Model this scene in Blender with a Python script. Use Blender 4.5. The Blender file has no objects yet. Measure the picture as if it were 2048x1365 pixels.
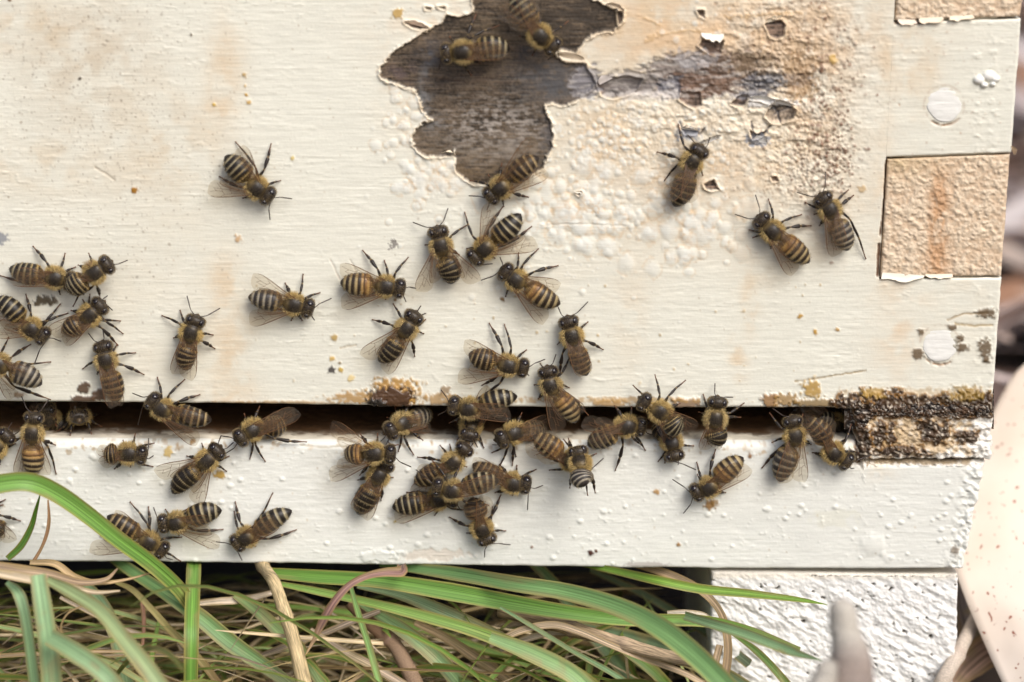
import bpy, math, random
import numpy as np
from mathutils import Vector

# ------------------------------------------------------------------ camera, world, sun, exposure
SC = bpy.context.scene
COL = SC.collection
PITCH = math.radians(15.0)
LENS = 80.0
FPX = LENS / 36.0 * 2048.0
DIST = FPX * 0.0001                       # one photo pixel is 0.1 mm on the hive front
CAM = np.array([0.0, -DIST * math.cos(PITCH), DIST * math.sin(PITCH)])
cd = bpy.data.cameras.new('camera'); cam = bpy.data.objects.new('camera', cd); COL.objects.link(cam)
cam.location = CAM.tolist(); cam.rotation_euler = (math.pi / 2 - PITCH, 0, 0)
cd.lens = LENS; cd.sensor_width = 36.0; cd.clip_start = 0.01; cd.clip_end = 500.0
cd.dof.use_dof = True; cd.dof.focus_distance = DIST - 0.0035 + 0.0045; cd.dof.aperture_fstop = 9.0
SC.camera = cam

SUN_DIR = Vector((0.42, -0.62, 0.74)).normalized()    # towards the sun
w = bpy.data.worlds.new('World'); SC.world = w; w.use_nodes = True
nt = w.node_tree; bg = nt.nodes['Background']
sky = nt.nodes.new('ShaderNodeTexSky'); sky.sky_type = 'NISHITA'; sky.sun_disc = False
sky.sun_elevation = math.asin(SUN_DIR.z); sky.sun_rotation = math.atan2(SUN_DIR.x, SUN_DIR.y)
sky.dust_density = 4.0; sky.air_density = 1.0; sky.ozone_density = 1.0
nt.links.new(sky.outputs[0], bg.inputs[0]); bg.inputs[1].default_value = 0.088
sl = bpy.data.lights.new('sun', 'SUN'); sl.energy = 1.5; sl.angle = math.radians(34); sl.color = (1.0, 0.985, 0.96)
so = bpy.data.objects.new('sun', sl); COL.objects.link(so)
so.rotation_euler = SUN_DIR.to_track_quat('Z', 'Y').to_euler()
SC.view_settings.view_transform = 'Standard'; SC.view_settings.look = 'None'
SC.view_settings.gamma = 1.0; SC.view_settings.use_curve_mapping = False
SC.view_settings.exposure = 0.78
SC.render.engine = 'CYCLES'
SC.cycles.max_bounces = 8; SC.cycles.transparent_max_bounces = 16
SC.cycles.caustics_reflective = False; SC.cycles.caustics_refractive = False

# ------------------------------------------------------------------ helpers
CP, SP = math.cos(PITCH), math.sin(PITCH)
def unproj(px, py, dep=0.0):
    """photo pixel -> world point on the plane dep mm in front of the hive front"""
    px = np.asarray(px, float); py = np.asarray(py, float); dep = np.asarray(dep, float)
    a = (px - 1024.0) / FPX; b = -(py - 682.5) / FPX
    dx = a; dy = CP + b * SP; dz = b * CP - SP
    t = (-dep * 0.001 - CAM[1]) / dy
    return np.stack([CAM[0] + t * dx, np.broadcast_to(-dep * 0.001, t.shape) + 0 * t, CAM[2] + t * dz], axis=-1)
def U(px, py, dep=0.0): return unproj(px, py, dep)
def toz(py): return float(unproj(1024, py, 0)[2])
def tox(px, py=682.5): return float(unproj(px, py, 0)[0])

_T = np.random.RandomState(7).rand(16, 256, 256)
def vn(x, y, s=0):
    t = _T[s % 16]
    xi = np.floor(x).astype(int); yi = np.floor(y).astype(int); fx = x - xi; fy = y - yi
    fx = fx * fx * (3 - 2 * fx); fy = fy * fy * (3 - 2 * fy)
    x0 = xi & 255; x1 = (xi + 1) & 255; y0 = yi & 255; y1 = (yi + 1) & 255
    return (t[y0, x0] * (1 - fx) + t[y0, x1] * fx) * (1 - fy) + (t[y1, x0] * (1 - fx) + t[y1, x1] * fx) * fy
def fbm(x, y, s=0, o=4):
    r = 0; a = 0.5; n = 0
    for k in range(o):
        r = r + a * vn(x * 2 ** k + 17.3 * k, y * 2 ** k + 5.1 * k, s + k); n += a; a *= 0.5
    return r / n
def ss(a, b, x):
    t = np.clip((x - a) / (b - a), 0, 1); return t * t * (3 - 2 * t)

def link(o, parent=None):
    COL.objects.link(o)
    if parent is not None: o.parent = parent
    return o
def tag(o, label=None, cat=None, group=None, kind=None):
    if label: o['label'] = label
    if cat: o['category'] = cat
    if group: o['group'] = group
    if kind: o['kind'] = kind
    return o
def mesh(name, V, F, mats, parent=None, col=None, gloss=None, smooth=True, midx=None, attrs=None):
    me = bpy.data.meshes.new(name)
    V = np.asarray(V, np.float32)
    F4 = isinstance(F, np.ndarray)
    if F4:
        n, k = F.shape
        me.vertices.add(len(V)); me.vertices.foreach_set('co', V.ravel())
        me.loops.add(n * k); me.loops.foreach_set('vertex_index', F.ravel().astype(np.int32))
        me.polygons.add(n); me.polygons.foreach_set('loop_start', np.arange(0, n * k, k, dtype=np.int32))
        me.update(calc_edges=True)
    else:
        me.from_pydata(V.tolist(), [], F); me.update()
    n = len(me.polygons)
    if smooth: me.polygons.foreach_set('use_smooth', np.ones(n, bool))
    for m in (mats if isinstance(mats, (list, tuple)) else [mats]): me.materials.append(m)
    if midx is not None: me.polygons.foreach_set('material_index', np.asarray(midx, np.int32))
    if col is not None:
        a = me.color_attributes.new('col', 'FLOAT_COLOR', 'POINT')
        c = np.ones((len(V), 4), np.float32); c[:, :3] = col; a.data.foreach_set('color', c.ravel())
    if gloss is not None:
        a = me.attributes.new('gloss', 'FLOAT', 'POINT'); a.data.foreach_set('value', np.asarray(gloss, np.float32).ravel())
    for k, v in (attrs or {}).items():
        a = me.attributes.new(k, 'FLOAT', 'POINT'); a.data.foreach_set('value', np.asarray(v, np.float32).ravel())
    me.validate()
    return link(bpy.data.objects.new(name, me), parent)
def empty(name, loc=(0, 0, 0)):
    o = bpy.data.objects.new(name, None); o.location = loc; o.empty_display_size = 0.002
    return link(o)
def gridF(ny, nx, off=0, wrap=False):
    m = nx if wrap else nx - 1
    j, i = np.meshgrid(np.arange(ny - 1), np.arange(m), indexing='ij')
    a = j * nx + i; b = j * nx + (i + 1) % nx
    return (np.stack([a, b, b + nx, a + nx], -1).reshape(-1, 4) + off)
class MB:
    def __init__(s): s.V = []; s.F = []; s.C = []; s.M = []; s.n = 0
    def add(s, V, F, c=(1, 1, 1), m=0):
        V = np.asarray(V, float).reshape(-1, 3); s.V.append(V)
        c = np.asarray(c, float)
        s.C.append(np.broadcast_to(c, V.shape).copy())
        for f in F: s.F.append(tuple(int(q) + s.n for q in f))
        s.M += [m] * len(F); s.n += len(V)
    def build(s, name, mats, parent=None, smooth=True, **k):
        return mesh(name, np.concatenate(s.V), s.F, mats, parent, col=np.concatenate(s.C), smooth=smooth, midx=s.M, **k)
def box_mesh(name, x0, x1, y0, y1, z0, z1, mat, parent, col):
    V = [(x, y, z) for z in (z0, z1) for y in (y0, y1) for x in (x0, x1)]
    F = [(0, 2, 3, 1), (4, 5, 7, 6), (0, 1, 5, 4), (2, 6, 7, 3), (0, 4, 6, 2), (1, 3, 7, 5)]
    return mesh(name, V, F, mat, parent, col=np.tile(col, (8, 1)), gloss=np.zeros(8), smooth=False)

# ------------------------------------------------------------------ materials
def newmat(name):
    m = bpy.data.materials.new(name); m.use_nodes = True
    return m, m.node_tree, m.node_tree.nodes['Principled BSDF']
def N(nt, t, **k):
    n = nt.nodes.new(t)
    for a, b in k.items(): setattr(n, a, b)
    return n
def surface_mat(name, rough=0.55, scale=(1500, 1500, 6000), bump=0.00003, var=0.10, spec=0.4):
    """colour attribute x fine grain noise, with fine relief"""
    m, nt, b = newmat(name)
    at = N(nt, 'ShaderNodeAttribute', attribute_name='col'); gl = N(nt, 'ShaderNodeAttribute', attribute_name='gloss')
    tc = N(nt, 'ShaderNodeTexCoord'); mp = N(nt, 'ShaderNodeMapping'); mp.inputs['Scale'].default_value = scale
    nt.links.new(tc.outputs['Object'], mp.inputs[0])
    no = N(nt, 'ShaderNodeTexNoise'); no.inputs['Scale'].default_value = 1.0; no.inputs['Detail'].default_value = 5; no.inputs['Roughness'].default_value = 0.65
    nt.links.new(mp.outputs[0], no.inputs['Vector'])
    mr = N(nt, 'ShaderNodeMapRange'); mr.inputs[3].default_value = 1 - var; mr.inputs[4].default_value = 1 + var * 0.6
    mr.inputs[1].default_value = 0.3; mr.inputs[2].default_value = 0.7
    nt.links.new(no.outputs[0], mr.inputs[0])
    mx = N(nt, 'ShaderNodeVectorMath', operation='SCALE'); nt.links.new(at.outputs['Color'], mx.inputs[0]); nt.links.new(mr.outputs[0], mx.inputs['Scale'])
    nt.links.new(mx.outputs[0], b.inputs['Base Color'])
    r = N(nt, 'ShaderNodeMapRange'); r.inputs[3].default_value = rough; r.inputs[4].default_value = 0.18
    nt.links.new(gl.outputs['Fac'], r.inputs[0]); nt.links.new(r.outputs[0], b.inputs['Roughness'])
    bp = N(nt, 'ShaderNodeBump'); bp.inputs['Strength'].default_value = 1.0; bp.inputs['Distance'].default_value = bump
    nt.links.new(no.outputs[0], bp.inputs['Height']); nt.links.new(bp.outputs[0], b.inputs['Normal'])
    b.inputs['Specular IOR Level'].default_value = spec
    return m
M_PAINT = surface_mat('old_white_paint', 0.5, (260, 260, 2600), 0.00005, 0.07)
M_ENDG = surface_mat('painted_end_grain', 0.55, (2500, 2500, 2500), 0.00008, 0.10)
M_WOOD = surface_mat('bare_wood', 0.7, (200, 200, 3000), 0.00006, 0.25)
M_GROUND = surface_mat('dark_soil', 0.9, (120, 120, 120), 0.002, 0.4)
def vcol_mat(name, rough=0.5, spec=0.5, sss=0.0, transl=0.0, grain=None, coat=0.0):
    m, nt, b = newmat(name)
    at = N(nt, 'ShaderNodeAttribute', attribute_name='col'); src = at.outputs['Color']
    if grain:
        ua = N(nt, 'ShaderNodeAttribute', attribute_name='uu'); va = N(nt, 'ShaderNodeAttribute', attribute_name='vv')
        cb = N(nt, 'ShaderNodeCombineXYZ')
        m1 = N(nt, 'ShaderNodeMath', operation='MULTIPLY'); m1.inputs[1].default_value = grain[0]; nt.links.new(ua.outputs['Fac'], m1.inputs[0])
        m2 = N(nt, 'ShaderNodeMath', operation='MULTIPLY'); m2.inputs[1].default_value = grain[1]; nt.links.new(va.outputs['Fac'], m2.inputs[0])
        nt.links.new(m1.outputs[0], cb.inputs[0]); nt.links.new(m2.outputs[0], cb.inputs[1])
        oi = N(nt, 'ShaderNodeObjectInfo'); nt.links.new(oi.outputs['Random'], cb.inputs[2])
        no = N(nt, 'ShaderNodeTexNoise'); no.inputs['Scale'].default_value = 1; no.inputs['Detail'].default_value = 4
        nt.links.new(cb.outputs[0], no.inputs['Vector'])
        mr = N(nt, 'ShaderNodeMapRange'); mr.inputs[1].default_value = 0.3; mr.inputs[2].default_value = 0.7
        mr.inputs[3].default_value = 1 - grain[2]; mr.inputs[4].default_value = 1 + grain[2]
        nt.links.new(no.outputs[0], mr.inputs[0])
        mx = N(nt, 'ShaderNodeVectorMath', operation='SCALE'); nt.links.new(src, mx.inputs[0]); nt.links.new(mr.outputs[0], mx.inputs['Scale'])
        src = mx.outputs[0]
        bp = N(nt, 'ShaderNodeBump'); bp.inputs['Distance'].default_value = 0.0002; bp.inputs['Strength'].default_value = 0.8
        nt.links.new(no.outputs[0], bp.inputs['Height']); nt.links.new(bp.outputs[0], b.inputs['Normal'])
    nt.links.new(src, b.inputs['Base Color'])
    b.inputs['Roughness'].default_value = rough; b.inputs['Specular IOR Level'].default_value = spec; b.inputs['Coat Weight'].default_value = coat
    if transl:
        tr = N(nt, 'ShaderNodeBsdfTranslucent'); nt.links.new(src, tr.inputs[0])
        ms = N(nt, 'ShaderNodeMixShader'); ms.inputs[0].default_value = transl
        out = nt.nodes['Material Output']
        nt.links.new(b.outputs[0], ms.inputs[1]); nt.links.new(tr.outputs[0], ms.inputs[2]); nt.links.new(ms.outputs[0], out.inputs[0])
    return m
M_CHITIN = vcol_mat('bee_chitin', 0.38, 0.32)
M_FUR = vcol_mat('bee_hair', 0.7, 0.25, transl=0.35)
M_LEG = vcol_mat('bee_leg', 0.3, 0.5)
M_EYE = vcol_mat('bee_eye', 0.12, 0.6)
M_BLADE = vcol_mat('grass_leaf', 0.42, 0.45, transl=0.2, grain=(15, 1.2, 0.42))
M_DRY = vcol_mat('dry_straw', 0.6, 0.3, transl=0.1, grain=(11, 2.5, 0.55))
M_STICK = vcol_mat('stick_bark', 0.75, 0.3, grain=(9, 30, 0.3))
M_LITTER = vcol_mat('litter', 0.7, 0.3)
m, nt_, b_ = newmat('wing_membrane'); M_WING = m
b_.inputs['Base Color'].default_value = (0.20, 0.155, 0.115, 1); b_.inputs['Roughness'].default_value = 0.13; b_.inputs['Specular IOR Level'].default_value = 1.0
tr = N(nt_, 'ShaderNodeBsdfTransparent'); tr.inputs[0].default_value = (0.94, 0.90, 0.83, 1)
ms = N(nt_, 'ShaderNodeMixShader'); ms.inputs[0].default_value = 0.16
nt_.links.new(tr.outputs[0], ms.inputs[1]); nt_.links.new(b_.outputs[0], ms.inputs[2]); nt_.links.new(ms.outputs[0], nt_.nodes['Material Output'].inputs[0])
m, nt_, b_ = newmat('wing_vein'); M_VEIN = m
b_.inputs['Base Color'].default_value = (0.13, 0.065, 0.03, 1); b_.inputs['Roughness'].default_value = 0.35

# ------------------------------------------------------------------ the painted faces: relief, wear and stains, worked out in photo-pixel units
ST = 2.0; CX0, CX1, CY0, CY1 = -100, 2140, -100, 1440
gx = np.arange(CX0, CX1 + 1, ST); gy = np.arange(CY0, CY1 + 1, ST)
GX, GY = np.meshgrid(gx, gy); HH, WW = GX.shape
C = np.empty((HH, WW, 3)); H = np.zeros((HH, WW)); G = np.zeros((HH, WW))
rs = np.random.RandomState(3)
def win(x0, x1, y0, y1):
    i0 = max(0, int((x0 - CX0) / ST)); i1 = min(WW, int((x1 - CX0) / ST) + 2)
    j0 = max(0, int((y0 - CY0) / ST)); j1 = min(HH, int((y1 - CY0) / ST) + 2)
    return slice(j0, j1), slice(i0, i1)
def paint(mask, c, sl=(slice(None), slice(None))):
    m = np.clip(mask, 0, 1)[..., None]; C[sl] = C[sl] * (1 - m) + np.array(c) * m
def blob(cx, cy, sx, sy, a, c, ns=30, nz=0.7, seed=0):
    sl = win(cx - 3 * sx, cx + 3 * sx, cy - 3 * sy, cy + 3 * sy); X = GX[sl]; Y = GY[sl]
    g = np.exp(-((X - cx) / sx) ** 2 - ((Y - cy) / sy) ** 2)
    n = ss(.30, .66, fbm(X / ns, Y / ns, seed, 4)); n2 = fbm(X / 40, Y / 3.0, seed + 2, 3); n3 = fbm(X / 7, Y / 6, seed + 5, 3)
    paint(a * g * (1 - nz + nz * 1.7 * n) * (.55 + .5 * n2 + .4 * n3), c, sl)
def segdist(P, X, Y):
    d = np.full(X.shape, 1e9)
    for (ax, ay), (bx, by) in zip(P[:-1], P[1:]):
        vx, vy = bx - ax, by - ay; L = vx * vx + vy * vy + 1e-9
        t = np.clip(((X - ax) * vx + (Y - ay) * vy) / L, 0, 1)
        d = np.minimum(d, np.hypot(X - ax - t * vx, Y - ay - t * vy))
    return d
def sdpoly(P, X, Y):
    Q = list(P) + [P[0]]; d = segdist(Q, X, Y); ins = np.zeros(X.shape, bool)
    for (ax, ay), (bx, by) in zip(Q[:-1], Q[1:]):
        c = ((ay > Y) != (by > Y)) & (X < (bx - ax) * (Y - ay) / (by - ay + 1e-12) + ax); ins ^= c
    return np.where(ins, -d, d)
def stroke(P, wd, c, a=0.9, h=0.0, g=0.0, jit=2.0, seed=1):
    xs = [p[0] for p in P]; ys = [p[1] for p in P]
    sl = win(min(xs) - wd * 2 - 6, max(xs) + wd * 2 + 6, min(ys) - wd * 2 - 6, max(ys) + wd * 2 + 6); X = GX[sl]; Y = GY[sl]
    d = segdist(P, X + jit * (fbm(X / 9, Y / 9, seed) - 0.5) * 2, Y + jit * (fbm(X / 9, Y / 9, seed + 3) - 0.5) * 2)
    m = 1 - ss(wd * 0.45, wd * 0.75 + 1.2, d); paint(a * m, c, sl); H[sl] += h * m; G[sl] = np.maximum(G[sl], g * m)
def spots(n, fx, fy, r0, r1, c, a, h=0.0, seed=0, g=0.0):
    r = np.random.RandomState(seed)
    for _ in range(n):
        x, y = fx(r), fy(r); q = r0 + (r1 - r0) * r.rand() ** 2.2
        sl = win(x - q - 2, x + q + 2, y - q - 2, y + q + 2); X = GX[sl]; Y = GY[sl]
        if X.size == 0: continue
        d = np.hypot(X - x, (Y - y) * (0.8 + 0.5 * r.rand())) * (1 + .9 * (vn(X / 4.1 + x, Y / 4.1 + y, 3) - .5)); m = 1 - ss(q * 0.5, q + 1.0, d)
        paint(a * (0.4 + 0.6 * r.rand()) * m, np.array(c) * (0.7 + 0.6 * r.rand()), sl); H[sl] += h * m; G[sl] = np.maximum(G[sl], g * m)

big = fbm(GX / 320, GY / 260, 2, 4); med = fbm(GX / 70, GY / 40, 5, 4); grainn = fbm(GX / 90, GY / 3.4, 9, 3)
cream = np.array([0.742, 0.730, 0.632]); ivory = np.array([0.757, 0.760, 0.702])
lower = ss(865, 885, GY)[..., None]
C[:] = cream * (1 - lower) + ivory * lower
C *= (1 + 0.05 * (big - 0.5) + 0.06 * (med - 0.5) + 0.07 * (grainn - 0.5) + .05 * (rs.rand(HH, WW) - .5))[..., None]
# brush strokes and fine relief of the paint
H += 0.075 * (grainn - 0.5) + 0.09 * (fbm(GX / 60, GY / 22, 4, 3) - 0.5) + 0.022 * (rs.rand(HH, WW) - 0.5) + 0.10 * (fbm(GX / 16, GY / 2.6, 11, 2) - .5) * ss(.4, .7, med)
ridge = fbm(GX / 20 + 2.5 * fbm(GX / 50, GY / 30, 3, 2), GY / 5, 6, 4); H += 0.10 * ss(0.66, 0.84, ridge) * ss(.42, .62, fbm(GX / 150, GY / 110, 7, 3))
TAN = (0.60, 0.46, 0.29); ORG = (0.66, 0.49, 0.30); PAL = (0.70, 0.60, 0.45)
for b in [(180, 120, 120, 130, .45, (.56, .46, .33), 40), (330, 300, 110, 130, .30, TAN, 40), (60, 60, 90, 60, .40, TAN, 40), (90, 330, 140, 60, .30, TAN, 50),
          (450, 130, 38, 90, .36, ORG, 40), (440, 230, 34, 50, .4, ORG, 30), (450, 570, 34, 55, .48, ORG, 30), (460, 700, 44, 90, .4, ORG, 30),
          (455, 790, 60, 30, .35, ORG, 30), (260, 560, 200, 140, .16, PAL, 60), (240, 720, 140, 60, .2, PAL, 60),
          (1480, 70, 280, 90, .8, (.62, .45, .28), 40), (1300, 60, 150, 90, .7, (.66, .52, .35), 30), (1230, 260, 130, 100, .65, (.66, .54, .38), 26), (1420, 330, 190, 110, .65, (.66, .53, .38), 26), (1650, 420, 80, 90, .4, (.68, .54, .38), 30), (1500, 100, 120, 60, .5, (.45, .36, .27), 16), (1620, 160, 75, 170, .75, (.58, .43, .28), 26), (1640, 60, 60, 60, .4, (.60, .46, .32), 20), (1350, 60, 160, 60, .6, (.70, .50, .31), 26),
          (1300, 250, 200, 110, .5, (.70, .58, .42), 30), (1560, 320, 130, 90, .5, (.70, .56, .38), 40), (1180, 130, 60, 40, .5, PAL, 26),
          (1500, 600, 16, 60, .45, ORG, 20), (1475, 720, 20, 40, .4, ORG, 20), (1520, 540, 60, 60, .3, PAL, 30), (1800, 640, 55, 110, .38, (.70, .52, .34), 30),
          (1820, 130, 30, 120, .28, ORG, 30), (1775, 130, 20, 100, .3, ORG, 30), (1860, 130, 20, 60, .3, ORG, 30), (1700, 300, 60, 150, .3, PAL, 30), (1770, 420, 26, 160, .35, (.72, .55, .36), 30),
          (1340, 480, 120, 50, .25, PAL, 40), (1100, 560, 300, 60, .15, PAL, 60), (880, 60, 120, 60, .4, (.74, .58, .40), 24), (970, 20, 60, 30, .5, (.74, .58, .4), 20),
          (820, 190, 60, 90, .3, (.74, .60, .42), 30), (900, 340, 60, 50, .35, (.74, .60, .42), 20), (1260, 620, 40, 140, .16, ORG, 30), (1940, 500, 60, 200, .15, ORG, 40)]:
    blob(*b[:6], ns=b[6], seed=int(b[0]) % 11)
blob(1860, 440, 200, 180, 0, TAN)
# blisters in the paint
B = []
r = np.random.RandomState(11)
def many(n, cx, cy, sx, sy, r0, r1, hh, pw=2.0):
    for _ in range(n):
        B.append((cx + sx * r.randn(), cy + sy * r.randn(), r0 + (r1 - r0) * r.rand() ** pw, hh * (0.6 + 0.6 * r.rand())))
many(90, 830, 230, 38, 70, 4, 15, .5); many(90, 850, 350, 50, 45, 4, 17, .45); many(46, 1110, 410, 60, 34, 6, 24, .6, 1.2); many(44, 1200, 430, 70, 36, 6, 24, .6, 1.2); many(60, 1160, 500, 120, 40, 2.5, 7, .4)
many(250, 1190, 290, 60, 60, 3, 9, .5); many(250, 1330, 290, 110, 70, 3, 10, .5); many(70, 1350, 430, 80, 40, 4, 16, .5); many(90, 1470, 300, 70, 70, 3, 10, .5)
many(26, 1400, 470, 60, 40, 4, 26, .5); many(110, 1560, 300, 60, 60, 2.5, 6, .4); many(60, 1000, 520, 200, 60, 2, 7, .3); many(80, 1500, 40, 120, 40, 3, 9, .4)
B += [(1405, 470, 24, .6), (1425, 440, 18, .6), (1170, 330, 30, .5), (1210, 340, 28, .4), (1130, 440, 26, .6), (1160, 455, 20, .5), (1745, 1090, 27, .75), (1765, 1108, 11, .4),
      (1776, 1118, 10, .4), (1115, 470, 22, .5), (1215, 505, 11, .5), (1165, 585, 9, .5), (1450, 455, 14, .5), (1380, 445, 15, .5)]
for x, y, q, hh in B:
    sl = win(x - q * 1.8 - 2, x + q * 1.8 + 2, y - q * 1.4 - 2, y + q * 1.4 + 2); X = GX[sl]; Y = GY[sl]
    if X.size == 0: continue
    e = 0.75 + 0.5 * vn(np.array([x]), np.array([y]), 3)[0]
    wob = 1 + 0.55 * (fbm(X / 11, Y / 11, 5, 2) - 0.5)
    d = np.hypot((X - x) * e, Y - y) / q * wob
    dome = np.clip(1 - d * d, 0, 1) ** (.6 + 1.1 * r.rand()) * hh * .40 * min(1, q / 9.0)
    if q < 6 and int(x * 7) % 3 == 0: dome = dome - 0.35 * np.clip(1 - (d / 0.55) ** 2, 0, 1) * hh
    H[sl] = np.where(dome > 0, np.maximum(H[sl], H[sl] * .5 + dome), H[sl])
    paint(0.42 * ss(0.1, 0.5, 1 - d), ivory if x < 1460 or y > 600 else (.72, .63, .50), sl)
    if y < 600 and q > 5: paint(.30 * np.exp(-((d - 1.06) / .13) ** 2) * ss(.4, .6, fbm(X / 14, Y / 14, 8, 2)), (.62, .42, .22), sl)
# pimples of the lower board
many2 = np.random.RandomState(5)
for _ in range(520):
    x = many2.uniform(-90, 1960); y = many2.uniform(905, 1130); q = 2 + 5 * many2.rand() ** 4
    sl = win(x - q - 2, x + q + 2, y - q - 2, y + q + 2); d = np.hypot((GX[sl] - x) * 0.8, GY[sl] - y) / q
    H[sl] = np.maximum(H[sl], 0.26 * np.clip(1 - d * d, 0, 1) * min(1, q / 5))
# coarse grainy crust of the weathered area at the knot
z = np.exp(-((GX - 1560) / 150) ** 2 - ((GY - 130) / 150) ** 2) + np.exp(-((GX - 1620) / 80) ** 2 - ((GY - 330) / 90) ** 2) + .6 * np.exp(-((GX - 1350) / 180) ** 2 - ((GY - 250) / 90) ** 2)
rough = fbm(GX / 9, GY / 8, 12, 3); H += np.clip(z, 0, 1) * 0.6 * (rough - 0.5) * (GY < 600)
flow = fbm(GX / 60, GY / 16, 13, 4); H += np.clip(z, 0, 1) * 0.30 * ss(.45, .6, flow) * (GY < 300) + np.clip(z, 0, 1) * .5 * (fbm(GX / 4.5, GY / 4, 7, 2) - .5) * (GY < 600)
# dust and dark specks
g_ = lambda c, s: (lambda r: c + s * r.randn()); u_ = lambda a, b: (lambda r: a + (b - a) * r.rand())
spots(1100, g_(230, 120), g_(240, 170), 0.6, 2.2, (.22, .16, .10), .55, seed=1)
spots(300, g_(120, 90), g_(120, 90), 0.6, 2.4, (.20, .14, .09), .55, seed=2)
spots(700, u_(0, 1750), u_(0, 800), 0.6, 2.2, (.30, .20, .10), .45, seed=3)
spots(320, g_(1640, 42), g_(180, 110), 1.2, 5.0, (.17, .08, .045), .85, h=.1, seed=4)
spots(420, g_(1655, 30), g_(310, 45), 1.2, 4.2, (.17, .08, .045), .8, h=.1, seed=5)
spots(160, g_(1560, 60), g_(360, 25), 1.0, 3.2, (.25, .14, .07), .7, seed=6)
spots(200, g_(1560, 90), g_(90, 60), 1.2, 4, (.25, .14, .08), .6, h=-.1, seed=7)
spots(150, u_(1750, 2040), u_(0, 320), 0.8, 2.5, (.35, .2, .1), .5, seed=8)
spots(60, u_(500, 1700), u_(560, 800), 1.2, 4.0, (.40, .25, .06), .7, h=.1, seed=9)
spots(90, u_(0, 1950), u_(900, 1120), 1.2, 3.0, (.40, .28, .12), .5, seed=10)
spots(260, u_(0, 1700), g_(893, 7), 1.5, 6.0, (.40, .24, .07), .6, seed=12)
HON = (.42, .20, .03)
for x, y, q, c in [(268, 381, 7, HON), (476, 478, 8, HON), (488, 150, 6, (.55, .32, .05)), (490, 172, 3, (.55, .32, .05)), (493, 190, 3, (.55, .32, .05)), (497, 205, 6, (.55, .32, .05)), (428, 209, 5, (.6, .4, .1)), (668, 677, 8, (.45, .28, .05)),
                   (664, 718, 6, (.45, .28, .05)), (663, 740, 7, (.10, .09, .08)), (681, 740, 5, (.5, .35, .1)), (702, 756, 7, (.6, .48, .25)), (680, 726, 3, (.3, .2, .08)), (795, 28, 13, (.62, .40, .12)), (586, 316, 5, (.6, .45, .12)),
                   (1182, 1106, 7, (.10, .04, .03)), (1192, 1102, 3, (.15, .06, .03)), (1356, 1090, 5, (.3, .18, .08)), (1064, 1094, 3, (.2, .12, .08)), (1420, 1010, 13, (.25, .14, .05)), (1430, 1006, 8, (.35, .2, .05)), (1313, 984, 5, (.35, .22, .1)),
                   (1500, 913, 5, (.35, .2, .1)), (790, 1043, 3, (.5, .4, .15)), (1790, 820, 4, HON), (1600, 632, 5, (.5, .3, .08)), (1630, 664, 5, (.5, .3, .08)), (1675, 660, 5, (.35, .2, .05)), (385, 885, 5, (.5, .3, .1)), (440, 950, 12, (.50, .33, .1)),
                   (335, 905, 10, (.6, .45, .2)), (1910, 1102, 9, (.22, .16, .10)), (1920, 1140, 6, (.22, .16, .10)), (1740, 912, 14, (.14, .08, .03)), (1790, 915, 6, (.3, .18, .05)), (1725, 378, 8, (.66, .50, .30)), (790, 600, 4, (.3, .2, .1)),
                   (1665, 118, 10, (.45, .28, .06)), (1005, 598, 4, (.2, .13, .06)), (160, 158, 3, (.1, .08, .06)), (383, 70, 3, (.12, .09, .06)), (20, 0, 4, (.2, .12, .06))]:
    spots(1, lambda r: x, lambda r: y, q, q + .1, c, 1.6, h=.15, seed=int(x), g=.5)
# grey scuffs
def patchy(cx, cy, sx, sy, thr, c, ns=5, a=.9, h=0.0, seed=0, g=0.0, ay=1.0, soft=.08):
    sl = win(cx - 2.4 * sx, cx + 2.4 * sx, cy - 2.4 * sy, cy + 2.4 * sy); X = GX[sl]; Y = GY[sl]
    gq = np.exp(-np.abs((X - cx) / sx) ** 3 - np.abs((Y - cy) / sy) ** 3); n = fbm(X / ns, Y / ns * ay, seed, 4)
    m = ss(thr - soft, thr + soft, n * 0.75 + gq * 0.5 - 0.12)
    m = m * ss(0.03, 0.15, gq); paint(a * m, c, sl); H[sl] += h * m; G[sl] = np.maximum(G[sl], g * m)
    return sl, m
patchy(785, 490, 12, 14, .62, (.22, .20, .18), 4, seed=2); patchy(0, 478, 18, 14, .55, (.25, .26, .28), 5, seed=3)
# the big peeled patch and the smaller holes
MAIN = [(947, -90), (947, 0), (949, 25), (930, 31), (915, 36), (895, 30), (887, 40), (885, 50), (870, 54), (850, 65), (815, 87), (787, 107), (762, 135), (761, 155), (790, 166), (812, 175), (832, 182),
        (841, 195), (844, 215), (857, 235), (867, 243), (850, 245), (837, 255), (825, 271), (827, 287), (835, 302), (847, 312), (880, 314), (900, 312), (909, 303), (911, 325), (914, 345), (930, 358), (950, 370), (975, 371), (1010, 368),
        (1055, 352), (1085, 338), (1094, 312), (1104, 298), (1105, 270), (1100, 245), (1091, 225), (1087, 209), (1102, 205), (1120, 211), (1140, 208), (1162, 195), (1180, 180), (1190, 168), (1180, 150), (1172, 127), (1130, 126),
        (1112, 114), (1108, 102), (1125, 100), (1150, 105), (1165, 85), (1190, 65), (1227, 62), (1242, 42), (1245, 25), (1215, 12), (1182, 0), (1182, -90)]
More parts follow.
